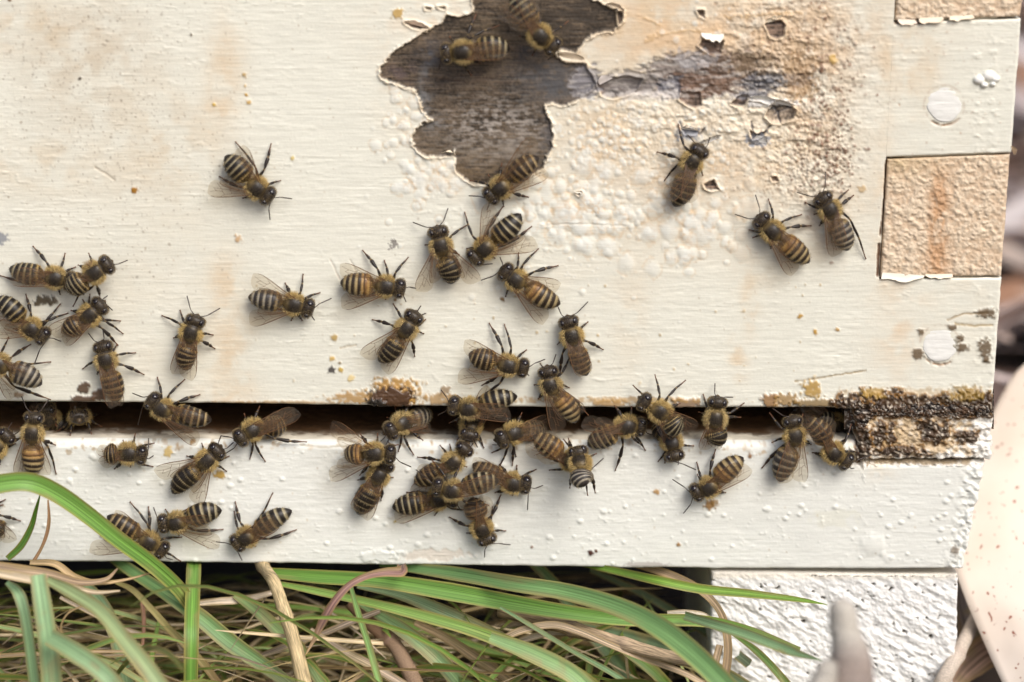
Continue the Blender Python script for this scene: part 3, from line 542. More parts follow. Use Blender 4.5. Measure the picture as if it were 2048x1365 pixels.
cw = np.array((.76, .70, .58)) * (1 - wear[..., None]) + np.array((.13, .068, .030)) * wear[..., None] * (.7 + .6 * fbm(A / 80, Bq, 5, 3))[..., None]
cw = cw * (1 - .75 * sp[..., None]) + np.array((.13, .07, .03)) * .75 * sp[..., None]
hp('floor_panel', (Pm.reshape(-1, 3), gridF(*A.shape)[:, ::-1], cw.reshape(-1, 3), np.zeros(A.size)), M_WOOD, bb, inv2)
# rail closing the slot at the end
ryt = lambda x: 829 + 2 * fbm(np.asarray(x, float) / 10, 0 * np.asarray(x, float), 3, 3); ryb = lambda x: 916 + 6 * fbm(np.asarray(x, float) / 12, 0 * np.asarray(x, float), 4, 3) + 0 * np.asarray(x, float)
v = np.linspace(0, 1, 60)[:, None]; u = np.linspace(0, 1, 138)[None]; yy = 829 + 90 * v
xl_ = 1716 + 12 * (fbm(yy / 12, yy * 0, 5, 3) - .5) ; xr_ = 1986 - .02 * (yy - 829) + 8 * (fbm(yy / 10, yy * 0, 6, 3) - .5)
PX = xl_ * (1 - u) + xr_ * u; PY = ryt(PX) * (1 - v) + ryb(PX) * v
P, c, g = patch(PX, PY, 0.3, (6, 8, 5, 6)); hp('end_rail', skirt(P, c, g, 'lrtb', 0.30), M_ENDG, bb, inv2)
PX, PY = np.meshgrid(np.linspace(1690, 1990, 180), np.linspace(782, 862, 70))
cx_ = PX; mid_ = 818 + 6 * (fbm(PX / 40, PX * 0, 3, 3) - .5) + 14 * np.exp(-((PX - 1722) / 14) ** 2); hw_ = 15 + 12 * (fbm(PX / 16, PX * 0, 7, 3) - .3) + 16 * np.exp(-((PX - 1724) / 16) ** 2)
md = 1 - np.abs(PY - mid_) / hw_ + .7 * (fbm(PX / 7, PY / 6, 4, 3) - .5) - 1.6 * ss(1972, 1984, PX) - 1.6 * (1 - ss(1696, 1716, PX)); mk = ss(-.05, .25, md)
n5 = fbm(PX / 4, PY / 4, 2, 2); h = -1.2 + mk * (1.9 + 1.1 * (n5 - .4) + .5 * np.clip(md, 0, 1)); c = (np.array((.022, .014, .010)) + np.array((.06, .03, .012)) * ss(.5, .7, fbm(PX / 24, PY / 10, 9, 3))[..., None]) * np.ones(PX.shape + (1,)); e5 = np.exp(-((md - .05) / .16) ** 2)[..., None]; c = c * (1 - e5) + np.array((.24, .115, .025)) * e5
k5 = ss(.63, .72, fbm(PX / 3, PY / 3, 6, 2))[..., None]; c = c * (1 - .7 * k5) + np.array((.50, .45, .38)) * .7 * k5
P, _, g = patch(PX, PY, 0, Hc=h, Cc=c); hp('propolis_crust', (P.reshape(-1, 3), gridF(*PX.shape), c.reshape(-1, 3), g.ravel()), M_ENDG, bb, inv2)
hbox('end_rail', (XL, XL + .02, .001, .40, zt2, zb0 - .0003), bb, M_PAINT, (.78, .74, .62), zt2)
hbox('back_strip', (XL + .021, XR - .02, .39, .40, zt2, zb0 - .0003), bb, M_PAINT, (.78, .74, .62), zt2)
zbb = toz(1139)
hbox('under_panel', (XL, XR - .012, .0035, .42, zbb + .004, zt2 - .0035), bb, M_WOOD, (.25, .17, .10), zt2)

# ------------------------------------------------------------------ rough white block under the corner
GZ = -0.100
blk = empty('support_block', (tox(1670), 0.02, GZ)); tag(blk, 'rough white painted wooden block propping up the corner of the hive floor', 'wooden block')
PX, PY = np.meshgrid(np.linspace(1422, 1916, 240), np.linspace(1143, 1500, 170))
PX = PX - 10 * ss(1270, 1340, PY) * ss(1700, 1916, PX) + 4 * (fbm(PY / 18, PY * 0, 3, 3) - .5) * (ss(1880, 1916, PX) + 1 - ss(1422, 1440, PX)); PY = PY + 6 * ss(1422, 1916, PX) * (PY < 1150)
q = PX * .8 + PY * .6; q2 = -PX * .5 + PY * .8
n1 = fbm(q / 26, q2 / 10, 8, 4); n2 = fbm(q / 8, q2 / 4.5, 10, 3); amp = .55 + .45 * ss(1150, 1200, PY)
h = amp * (1.05 * (n1 - .5) + .40 * (n2 - .5) + .25 * (fbm(q / 3, q2 / 3, 2, 2) - .5)); pit = ss(.79, .84, fbm(q / 11, q2 / 9, 5, 2) - .012) * ss(1150, 1165, PY)
c = np.array((.82, .81, .78)) * (.95 + .10 * n1)[..., None]; h -= pit * .8; c = c * (1 - pit[..., None]) + np.array((.10, .08, .055)) * pit[..., None]
top = 1 - ss(1152, 1164, PY + 5 * (n1 - .5)); c = c * (1 - .35 * top[..., None]) + np.array((.80, .66, .44)) * .35 * top[..., None]
P, _, g = patch(PX, PY, -1.0, (7, 9, 6, 0), Hc=h, Cc=c); hp('support_block', skirt(P, c, g, 'lrtb', 0.075), M_ENDG, blk, -np.array([tox(1670), .02, GZ])).name = 'block_body'

# ------------------------------------------------------------------ ground and far litter
xs = np.concatenate([-np.geomspace(60, .3, 24), np.linspace(-.28, .6, 60), np.geomspace(.7, 60, 24)]); ysg = np.concatenate([-np.geomspace(60, .3, 24), np.linspace(-.28, .6, 60), np.geomspace(.7, 60, 24)])
A, Bq = np.meshgrid(xs, ysg); zz = GZ + .006 * (fbm(A * 14, Bq * 14, 2, 4) - .5); n = fbm(A * 22, Bq * 22, 5, 5)
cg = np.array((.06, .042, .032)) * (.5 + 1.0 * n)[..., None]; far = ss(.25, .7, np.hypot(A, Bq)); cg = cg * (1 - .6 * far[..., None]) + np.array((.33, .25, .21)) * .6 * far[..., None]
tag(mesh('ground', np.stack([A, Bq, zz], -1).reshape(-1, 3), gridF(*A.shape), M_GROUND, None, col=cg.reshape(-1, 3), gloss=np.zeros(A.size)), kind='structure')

def project(P):
    P = np.asarray(P) - CAM; zc = P[..., 1] * CP - P[..., 2] * SP; yc = P[..., 1] * SP + P[..., 2] * CP
    return 1024 + FPX * P[..., 0] / zc, 682.5 - FPX * yc / zc
def nrm(v):
    v = np.asarray(v, float); return v / (np.linalg.norm(v, axis=-1, keepdims=True) + 1e-12)
def spline(P, n):
    P = np.asarray(P, float); 
    if len(P) == 2: return P[0] + (P[1] - P[0]) * np.linspace(0, 1, n)[:, None]
    Q = np.concatenate([[2 * P[0] - P[1]], P, [2 * P[-1] - P[-2]]]); m = len(P) - 1; out = []
    for t in np.linspace(0, m - 1e-6, n):
        i = int(t); f = t - i; a, b, c, d = Q[i:i + 4]
        out.append(.5 * (2 * b + (c - a) * f + (2 * a - 5 * b + 4 * c - d) * f * f + (3 * b - a - 3 * c + d) * f ** 3))
    return np.array(out)
def tube(mb, Cn, R, ns, col, m=0, flat=1.0, ref=(0.13, -1, 0.21), cap=True):
    Cn = np.asarray(Cn, float); n = len(Cn); T = nrm(np.gradient(Cn, axis=0)); ref = nrm(np.array(ref, float)); S = nrm(np.cross(T, ref)); W = nrm(np.cross(S, T))
    a = np.linspace(0, 2 * math.pi, ns, endpoint=False); R = np.asarray(R, float)
    V = Cn[:, None] + R[:, None, None] * (np.cos(a)[None, :, None] * S[:, None] + flat * np.sin(a)[None, :, None] * W[:, None])
    F = gridF(n, ns, 0, True).tolist()
    if cap: F += [tuple(range(ns))[::-1], tuple(range((n - 1) * ns, n * ns))]
    col = np.asarray(col, float); cc = np.repeat(col, ns, 0) if col.ndim == 2 else col
    mb.add(V.reshape(-1, 3), F, cc, m)

def blade_geo(P3, Wd, col, tipcol=None, fold=.18, tilt=0.0, nu=5, twist=0.0):
    """P3 world points (m), Wd widths (m) -> vertices, faces, colours, u, v"""
    n = len(P3); t0 = np.linspace(0, 1, n); Wd = Wd * (1 + .07 * (fbm(t0 * 6 + P3[0, 0] * 700, t0 * 0, 3, 2) - .5)) ; T = nrm(np.gradient(P3, axis=0)); view = nrm(CAM - P3); S = nrm(np.cross(T, view)); Nn = nrm(np.cross(S, T))
    t = np.linspace(0, 1, n); an = tilt + twist * t; ca, sa = np.cos(an)[:, None], np.sin(an)[:, None]; S, Nn = S * ca + Nn * sa, Nn * ca - S * sa
    u = np.linspace(-1, 1, nu); V = P3[:, None] + S[:, None] * (u[None, :, None] * Wd[:, None, None] * .5) + Nn[:, None] * (np.abs(u)[None, :, None] * Wd[:, None, None] * fold)
    c = np.array(col)[None, None] * np.ones((n, nu, 1)) * (1 + .25 * (fbm(t[:, None] * 9 + P3[0, 0] * 900, u[None] * 1.5 + 3, 3, 3) - .5))[..., None]
    mid = np.exp(-(u / .12) ** 2); c = c * (1 + .25 * mid)[None, :, None]; bt = ss(.60, .75, fbm(t[:, None] * 7 + P3[0, 0] * 500 + 0 * u[None], u[None] * 1.2 + 0 * t[:, None] + P3[0, 2] * 400, 4, 3))[..., None]; c = c * (1 - .5 * bt) + np.array((.34, .27, .12)) * .5 * bt
    ed = np.clip((np.abs(u) - .8) / .2, 0, 1); c = c * (1 - .6 * ed[None, :, None]) + np.array((.42, .28, .09)) * .6 * ed[None, :, None]
    if tipcol is not None: k = ss(.72, 1.0, t)[:, None, None]; c = c * (1 - k) + np.array(tipcol) * k
    L = np.concatenate([[0], np.cumsum(np.linalg.norm(np.diff(P3, axis=0), axis=1))]) / .01
    return V.reshape(-1, 3), gridF(n, nu), c.reshape(-1, 3), np.tile(u * .5, n), np.repeat(L, nu) * .25
def px_line(P, n): 
    S = spline(P, n); return unproj(S[:, 0], S[:, 1], S[:, 2]), S
GR = (.15, .30, .055); GP = (.24, .38, .19); GD = (.075, .165, .02); TANC = (.44, .35, .19); GREY = (.36, .32, .24); BR = (.17, .115, .06)
def leaf(name, label, cat, P, W, col, mat=None, tip=None, group=None, fold=.16, tilt=0.0, n=40, shape='blade', twist=0.0, nu=5):
    P3, S = px_line(P, n); t = np.linspace(0, 1, n)
    if shape == 'blade': w = np.interp(t, np.linspace(0, 1, len(W)), W)
    w = w * (np.linalg.norm(P3 - CAM, axis=1) / DIST) * 1e-4
    V, F, c, uu, vv = blade_geo(P3, w, col, tip, fold, tilt, nu, twist)
    # small irregularity of the edge
    o = P3[n // 2]; o = np.array([o[0], o[1], o[2]])
    ob = mesh(name, V - o, F, mat or M_BLADE, None, col=c, attrs={'uu': uu * 1.0, 'vv': vv}); ob.location = o.tolist()
    return tag(ob, label, cat, group)
def stem(name, label, cat, P, W, col, mat, nodes=(), n=40, col2=None, rough=.10):
    P3, S = px_line(P, n); t = np.linspace(0, 1, n); w = np.interp(t, np.linspace(0, 1, len(W)), W) * 0.5e-4 * (np.linalg.norm(P3 - CAM, axis=1) / DIST)
    for k in nodes: w = w * (1 + .22 * np.exp(-((t - k) / .012) ** 2) + .08 * np.exp(-((t - k) / .03) ** 2))
    w = w * (1 + .10 * (fbm(t * 14, t * 0, 4, 3) - .5)); a = np.linspace(0, 2 * math.pi, 14, endpoint=False); T = nrm(np.gradient(P3, axis=0)); S_ = nrm(np.cross(T, (0.1, -1, .2))); Wv = nrm(np.cross(S_, T))
    r_ = w[:, None] * (1 + rough * (fbm(np.cos(a)[None] * 1.5 + 5 + 0 * t[:, None], t[:, None] * 30 + np.sin(a)[None], 6, 2) - .5))
    V = P3[:, None] + r_[..., None] * (np.cos(a)[None, :, None] * S_[:, None] + np.sin(a)[None, :, None] * Wv[:, None])
    c = np.array(col) * np.ones((n, 14, 1)) * (1 + .35 * (fbm(np.cos(a)[None] * 2 + 7 + 0 * t[:, None], t[:, None] * 9, 2, 3) - .5))[..., None]
    if col2 is not None: k = ss(.3, .6, t)[:, None, None]; c = c * (1 - k) + np.array(col2) * k
    for k in nodes: q = np.exp(-((t - k) / .012) ** 2)[:, None, None] * .6; c = c * (1 - q) + np.array((.32, .22, .18)) * q
    V = np.concatenate([V.reshape(-1, 3), P3[:1], P3[-1:]]); c = np.concatenate([c.reshape(-1, 3), [np.array(col) * .6] * 2]); F = gridF(n, 14, 0, True).tolist()
    F += [(n * 14, (i + 1) % 14, i) for i in range(14)] + [(n * 14 + 1, (n - 1) * 14 + i, (n - 1) * 14 + (i + 1) % 14) for i in range(14)]
    o = P3[n // 2]; uu = np.concatenate([np.tile(np.cos(a), n) * .6, [0, 0]]); vv = np.concatenate([np.repeat(t * 6, 14), [0, 0]])
    ob = mesh(name, V - o, F, mat, None, col=c, attrs={'uu': uu, 'vv': vv}); ob.location = o.tolist(); return tag(ob, label, cat)
GG = 'green grass blades in front of the hive'
L = lambda *a, **k: leaf('grass_blade', *a, **k)
L('broad green grass blade arching across the front of the bottom board', 'grass blade', [(-60, 985, 26), (0, 968, 25), (60, 965, 24), (115, 988, 22), (175, 1030, 20), (235, 1078, 18), (295, 1122, 15), (345, 1165, 12), (372, 1198, 10), (395, 1240, 6)], [40, 38, 37, 36, 34, 32, 31, 30, 28, 20], GR, group=GG, tip=(.33, .27, .10), nu=7)
L('short dark green blade tip curving up against the bottom board', 'grass blade', [(15, 1118, 14), (42, 1092, 13), (62, 1055, 12), (72, 1020, 12), (82, 983, 13)], [12, 14, 12, 8, 1], GD, group=GG)
L('pale upright blade hanging below the purple tan straw bundle', 'grass blade', [(76, 1150, 38), (85, 1210, 40), (97, 1290, 42), (106, 1390, 44)], [30, 36, 38, 42], GP, group=GG)
L('narrow pale blade bending down beside the pale upright blade', 'grass blade', [(14, 1165, 30), (38, 1190, 32), (53, 1250, 34), (72, 1390, 36)], [10, 24, 22, 22], GP, group=GG)
L('pale soft grass blade slanting down from the straw bundle', 'grass blade', [(95, 1160, 32), (140, 1183, 36), (200, 1222, 42), (250, 1282, 48), (300, 1345, 52), (345, 1410, 55)], [16, 26, 28, 32, 36, 36], (.30, .38, .18), group=GG)
L('long folded green blade running behind the upright blade below the bottom board', 'grass blade', [(200, 1098, -10), (260, 1140, 0), (330, 1186, 8), (400, 1235, 9), (460, 1285, 10), (540, 1340, 11), (620, 1400, 12)], [16, 24, 26, 34, 36, 28, 20], (.17, .31, .11), group=GG, tip=(.3, .32, .15))
L('flat upright green blade standing straight in front of the slanting blades', 'grass blade', [(389, 1105, -10), (387, 1150, 4), (383, 1260, 20), (381, 1400, 22)], [26, 29, 29, 26], GR, group=GG, fold=.08)
L('green blade leaning behind the pale soft blade', 'grass blade', [(168, 1165, -2), (205, 1210, 2), (235, 1280, 5), (262, 1400, 8)], [16, 26, 30, 34], (.16, .25, .12), group=GG)
L('blurred green blade crossing low near the pale upright blade', 'grass blade', [(100, 1275, 45), (150, 1305, 48), (205, 1345, 50), (250, 1400, 52)], [34, 38, 38, 40], (.22, .34, .17), group=GG)
L('thin bright green blade rising behind the slanting blades', 'grass blade', [(318, 1240, 6), (312, 1270, 7), (303, 1320, 8), (296, 1400, 9)], [6, 10, 12, 12], (.26, .42, .10), group=GG)
L('yellowing green blade with a reddish brown lower edge', 'grass blade', [(232, 1165, 8), (265, 1180, 9), (300, 1215, 10), (345, 1265, 11), (400, 1320, 12), (455, 1390, 13)], [8, 12, 13, 14, 15, 15], (.28, .24, .08), group=GG, tip=(.2, .12, .05))
L('wide pale green blade crossing the dark gap below the peeling paint', 'grass blade', [(760, 1128, -6), (900, 1146, 4), (1030, 1168, 16), (1130, 1184, 20), (1230, 1212, 26), (1310, 1250, 32), (1380, 1302, 38), (1445, 1365, 44), (1490, 1420, 46)], [12, 28, 32, 34, 38, 42, 44, 44, 44], (.17, .31, .11), group=GG, nu=7)
L('long green blade running level under the bottom board beside the bamboo straw', 'grass blade', [(535, 1146, 2), (640, 1154, 5), (760, 1162, 8), (900, 1184, 10), (1030, 1208, 12), (1140, 1226, 13), (1260, 1240, 14), (1400, 1242, 14), (1500, 1262, 16), (1600, 1300, 20)], [20, 28, 30, 36, 34, 30, 26, 24, 18, 10], GR, group=GG, nu=7)
L('slender green blade sloping under the level blade towards the lower frame', 'grass blade', [(560, 1168, 6), (640, 1184, 8), (750, 1208, 10), (860, 1236, 12), (960, 1266, 14), (1060, 1306, 17), (1150, 1352, 20), (1210, 1400, 22)], [10, 16, 18, 24, 26, 34, 38, 40], (.20, .33, .07), group=GG)
L('greyish green folded blade between the two long sloping blades', 'grass blade', [(715, 1172, 2), (800, 1190, 5), (890, 1225, 7), (970, 1262, 9), (1060, 1310, 12), (1130, 1350, 15)], [10, 20, 28, 28, 26, 22], (.22, .31, .16), group=GG)
L('broad green blade with a pale worn spot crossing the brown twig', 'grass blade', [(715, 1205, 4), (790, 1250, 7), (850, 1295, 9), (905, 1350, 11), (950, 1410, 12)], [10, 28, 32, 32, 30], (.19, .30, .12), group=GG)
L('narrow upright green blade in front of the brown twig', 'grass blade', [(700, 1168, 14), (716, 1225, 15), (740, 1300, 16), (768, 1400, 18)], [8, 12, 14, 15], (.22, .38, .12), group=GG)
L('blotched green blade end behind the bamboo straw', 'grass blade', [(470, 1190, 3), (515, 1222, 5), (560, 1264, 7), (600, 1300, 9), (665, 1400, 12)], [14, 24, 28, 26, 24], (.20, .29, .10), group=GG)
L('bright green pointed blade crossing from the dark gap onto the white block', 'grass blade', [(1120, 1118, -8), (1230, 1142, 2), (1310, 1160, 11), (1400, 1178, 12), (1500, 1188, 13), (1600, 1200, 14), (1655, 1210, 14)], [10, 15, 19, 20, 17, 10, 1], (.17, .30, .04), group=GG)
L('pale blurred blade point lying across the middle of the white block', 'grass blade', [(1370, 1232, 16), (1430, 1250, 24), (1500, 1272, 30), (1580, 1302, 36), (1645, 1322, 42)], [18, 20, 22, 20, 2], GP, group=GG)
L('thin straight green blade below the broken tan stalk', 'grass blade', [(1000, 1215, 14), (1060, 1250, 15), (1150, 1305, 17), (1230, 1350, 18), (1310, 1405, 20)], [6, 9, 10, 12, 12], (.20, .33, .15), group=GG)
L('dark green blade diving behind the pale arching straw', 'grass blade', [(1225, 1285, 8), (1265, 1310, 9), (1310, 1345, 10), (1360, 1400, 11)], [14, 22, 24, 24], (.11, .20, .03), group=GG)
L('broad blurred green blade filling the gap under the thin straight blade', 'grass blade', [(980, 1275, 24), (1060, 1305, 26), (1140, 1345, 28), (1200, 1400, 30)], [22, 34, 36, 36], (.24, .38, .15), group=GG)
L('dark green blade at the lower corner of the white block', 'grass blade', [(1465, 1268, 8), (1510, 1300, 10), (1550, 1340, 12), (1600, 1400, 14)], [6, 14, 16, 18], (.10, .18, .03), group=GG)
L('shaded green blade crossing behind inside the dark gap', 'grass blade', [(1060, 1120, -14), (1110, 1170, -14), (1160, 1240, -13), (1230, 1320, -10), (1300, 1400, -8)], [20, 24, 26, 28, 28], (.14, .22, .09), group=GG)
L('dim grey green blade deep under the hive beside the block', 'grass blade', [(1180, 1140, -20), (1270, 1180, -20), (1350, 1225, -18), (1430, 1275, -10), (1500, 1330, 4)], [10, 16, 18, 20, 20], (.15, .20, .11), group=GG)
L('wide greyish blade lying low under the broken tan stalk', 'grass blade', [(1130, 1250, -4), (1250, 1275, -2), (1360, 1310, 2), (1470, 1365, 8), (1550, 1420, 10)], [20, 34, 38, 34, 30], (.14, .21, .11), group=GG)
leaf('withered_leaf', 'purple brown withered blade folded over with a pale tan point', 'withered leaf', [(803, 1131, 10), (802, 1143, 15), (770, 1145, 17), (735, 1152, 18), (700, 1170, 19), (670, 1202, 20), (646, 1242, 20), (628, 1280, 20), (610, 1312, 21)], [16, 22, 18, 14, 14, 16, 18, 8, 1], (.24, .14, .12), M_DRY, tip=(.55, .38, .2), fold=.2)
# dry straws
D = lambda *a, **k: leaf('dry_straw', *a, mat=M_DRY, **k)
GS = 'dry straws in front of the hive'
stem('bamboo_straw', 'thick pale tan straw with a knuckle standing below the bottom board', 'straw', [(500, 1095, -9), (528, 1136, 0), (548, 1165, 12), (566, 1215, 15), (590, 1290, 18), (616, 1400, 22)], [20, 24, 25, 27, 28, 30], (.58, .45, .25), M_DRY, (.18,))
stem('brown_twig', 'rough brown twig with a ringed node under the green blades', 'twig', [(700, 1205, 2), (745, 1250, 4), (785, 1285, 6), (812, 1330, 8), (850, 1410, 12)], [26, 30, 30, 32, 34], (.24, .14, .08), M_STICK, (.47,), col2=(.30, .20, .13))
stem('tan_stalk', 'broken tan stalk with a blunt end under the arching green blade', 'stalk', [(1000, 1218, 6), (1080, 1240, 9), (1160, 1262, 12), (1250, 1290, 16), (1330, 1312, 20), (1397, 1326, 26)], [34, 32, 28, 28, 26, 24], (.36, .25, .15), M_DRY, (.36, .6), col2=(.46, .34, .22))
stem('grey_twig', 'blurred grey twig stub standing before the white block', 'twig', [(1686, 1440, 84), (1696, 1370, 82), (1700, 1310, 80), (1690, 1262, 78), (1684, 1225, 77), (1674, 1204, 76)], [150, 108, 76, 60, 56, 34], (.26, .21, .18), M_STICK, (), rough=.2, col2=(.48, .44, .38))
stem('twig_fork', 'blurred pale twig fork hanging at the lower frame beside the grey twig stub', 'twig', [(1625, 1440, 88), (1640, 1385, 88), (1656, 1340, 87), (1668, 1325, 87)], [60, 58, 44, 20], (.48, .44, .38), M_STICK, ())
stem('pale_stick', 'pale stick leaning between the white block and the spotted peach leaf', 'stick', [(1865, 1400, 4), (1895, 1345, 2), (1925, 1290, -8), (1955, 1230, -20), (1972, 1195, -28)], [34, 30, 28, 26, 22], (.52, .44, .36), M_STICK, (.4,))
D('blurred purple tan straw lying along the lower edge of the board', 'straw', [(-40, 1130, 30), (40, 1142, 28), (100, 1150, 26), (160, 1165, 22), (210, 1160, 18), (235, 1138, 14)], [22, 24, 20, 15, 9, 4], (.33, .24, .16), group=GS)
D('thin curling straw under the purple tan straw', 'straw', [(60, 1125, 16), (110, 1128, 18), (150, 1155, 18), (200, 1166, 17), (260, 1158, 15), (320, 1140, 12)], [10, 14, 14, 9, 5, 3], (.46, .33, .18), group=GS)
D('thick pale straw root running under the purple tan straw', 'straw', [(-30, 1142, 34), (50, 1156, 33), (130, 1172, 30), (190, 1185, 26), (240, 1182, 22)], [16, 19, 15, 9, 4], (.50, .41, .29), group=GS)
D('brown thread of straw curving over the bottom board', 'straw', [(96, 1000, 12), (98, 1040, 12), (93, 1070, 12), (82, 1098, 12), (66, 1125, 12)], [3, 7, 7, 6, 7], (.38, .22, .12), group=GS)
D('greyish split straw sloping below the withered leaf', 'straw', [(622, 1258, 8), (680, 1298, 9), (740, 1330, 10), (800, 1365, 11), (860, 1405, 12)], [6, 17, 18, 17, 18], (.44, .35, .26), group=GS)
D('short grey straw rising behind the withered leaf', 'straw', [(512, 1316, 3), (575, 1292, 4), (640, 1270, 5), (700, 1245, 6), (760, 1222, 6)], [12, 14, 12, 14, 10], (.38, .30, .23), group=GS)
D('pale straw lying level between the upright blade and the bamboo straw', 'straw', [(395, 1208, 2), (440, 1203, 3), (490, 1199, 3), (545, 1186, 3)], [10, 15, 15, 10], (.60, .50, .38), group=GS)
D('pale arching straw crossing over the broken tan stalk', 'straw', [(980, 1292, 12), (1040, 1262, 14), (1105, 1250, 15), (1160, 1264, 16), (1220, 1290, 17), (1290, 1318, 18), (1380, 1352, 20), (1450, 1400, 21)], [10, 15, 15, 14, 12, 12, 13, 14], (.55, .42, .28), group=GS)
D('second grey arching straw just under the pale arch', 'straw', [(1000, 1300, 8), (1060, 1276, 9), (1120, 1266, 10), (1175, 1280, 11)], [10, 14, 12, 4], (.48, .40, .31), group=GS)
D('brown strap of straw sagging from the gap onto the white block', 'straw', [(1270, 1128, -6), (1340, 1150, -1), (1400, 1180, 4), (1438, 1220, 8), (1453, 1265, 9), (1455, 1320, 10), (1440, 1400, 11)], [14, 17, 16, 14, 16, 17, 18], (.40, .29, .18), group=GS)
D('small whitish straw end curled beside the white block', 'straw', [(1335, 1228, 12), (1370, 1226, 13), (1405, 1230, 13), (1432, 1243, 13)], [12, 13, 11, 3], (.62, .54, .44), group=GS)
D('short tan straw slanting down to the lower frame beside the bent strap', 'straw', [(1440, 1290, 13), (1430, 1330, 13), (1418, 1400, 14)], [14, 15, 15], (.48, .36, .24), group=GS)
D('tan straw with dark stripe running down past the brown twig', 'straw', [(830, 1246, 0), (890, 1275, 2), (950, 1315, 4), (1010, 1355, 6), (1070, 1405, 8)], [12, 18, 22, 22, 22], (.42, .30, .17), group=GS)
D('pinkish straw hanging behind the yellowing blade', 'straw', [(285, 1205, 4), (288, 1250, 4), (284, 1310, 4), (280, 1350, 5)], [10, 8, 6, 4], (.50, .28, .20), group=GS)
D('crossing grey straw under the thin bright blade', 'straw', [(120, 1195, 3), (190, 1230, 4), (260, 1262, 4), (350, 1280, 4), (470, 1268, 5)], [7, 9, 9, 8, 7], (.42, .34, .25), group=GS)
D('curled loop of thin straw beside the pale soft blade', 'straw', [(165, 1212, 8), (135, 1228, 9), (122, 1255, 9), (130, 1275, 8), (112, 1250, 7)], [3, 4, 4, 4, 3], (.46, .33, .17), group=GS)

# uncounted mass of grass and straw behind and below the traced blades
rr = np.random.RandomState(21)
def mass(name, n, cols, xr_, yr_, zr_, wr, lr, mat, seed, flat, pymin=1141):
    r = np.random.RandomState(seed); Vs = []; Fs = []; Cs = []; us = []; vs = []; k = 0; made = 0; tries = 0
    while made < n and tries < n * 12:
        tries += 1; p0 = np.array([r.uniform(*xr_), r.uniform(*yr_), r.uniform(*zr_)]); a = r.uniform(0, 2 * math.pi); el = r.uniform(*flat); d = np.array([math.cos(a) * math.cos(el), math.sin(a) * math.cos(el), math.sin(el)])
        Ln = r.uniform(*lr); bend = r.randn(3) * Ln * .12; t = np.linspace(0, 1, 9)[:, None]; P3 = p0 + d * t * Ln + bend * t * (1 - t) - np.array([0, 0, 1]) * Ln * .5 * t ** 2 * max(el, .15)
        px, py = project(P3)
        if py.min() < pymin or P3[:, 2].min() < GZ - .004 or P3[:, 1].min() < -.10: continue
        if (P3[:, 1] > -.001).any() and P3[P3[:, 1] > -.001][:, 2].max() > zbb - .002: continue
        if ((px > 1405) & (py < 1400)).any(): continue
        w = r.uniform(*wr) * np.sin(np.clip(t[:, 0] * .93 + .06, 0, 1) * math.pi) ** .5; c = np.array(cols[r.randint(len(cols))]) * r.uniform(.7, 1.3)
        V, F, cc, u, v = blade_geo(P3, w, c, None, .15, r.uniform(-.9, .9), 3, r.uniform(-1, 1)); Vs.append(V); Fs.append(F + k); Cs.append(cc); us.append(u); vs.append(v + r.rand() * 50); k += len(V); made += 1
    o = mesh(name, np.concatenate(Vs), np.concatenate(Fs), mat, None, col=np.concatenate(Cs), attrs={'uu': np.concatenate(us), 'vv': np.concatenate(vs)}); tag(o, kind='stuff'); return o
o = mass('dry_grass_litter', 700, [TANC, (.38, .32, .24), (.25, .17, .09), (.68, .56, .38), (.3, .22, .14), (.58, .49, .38)], (-.14, .05), (-.022, .06), (GZ, -.068), (.00025, .0010), (.03, .09), M_DRY, 5, (-.05, .5)); tag(o, 'matted dry straw and stalks under the green blades', 'dry grass')
o = mass('grass', 300, [GR, GD, GD, (.15, .26, .07), (.28, .42, .16)], (-.14, .06), (-.035, .05), (GZ, -.068), (.0006, .0018), (.03, .09), M_BLADE, 6, (.1, .9)); tag(o, 'dense green grass growing under and before the hive', 'grass')

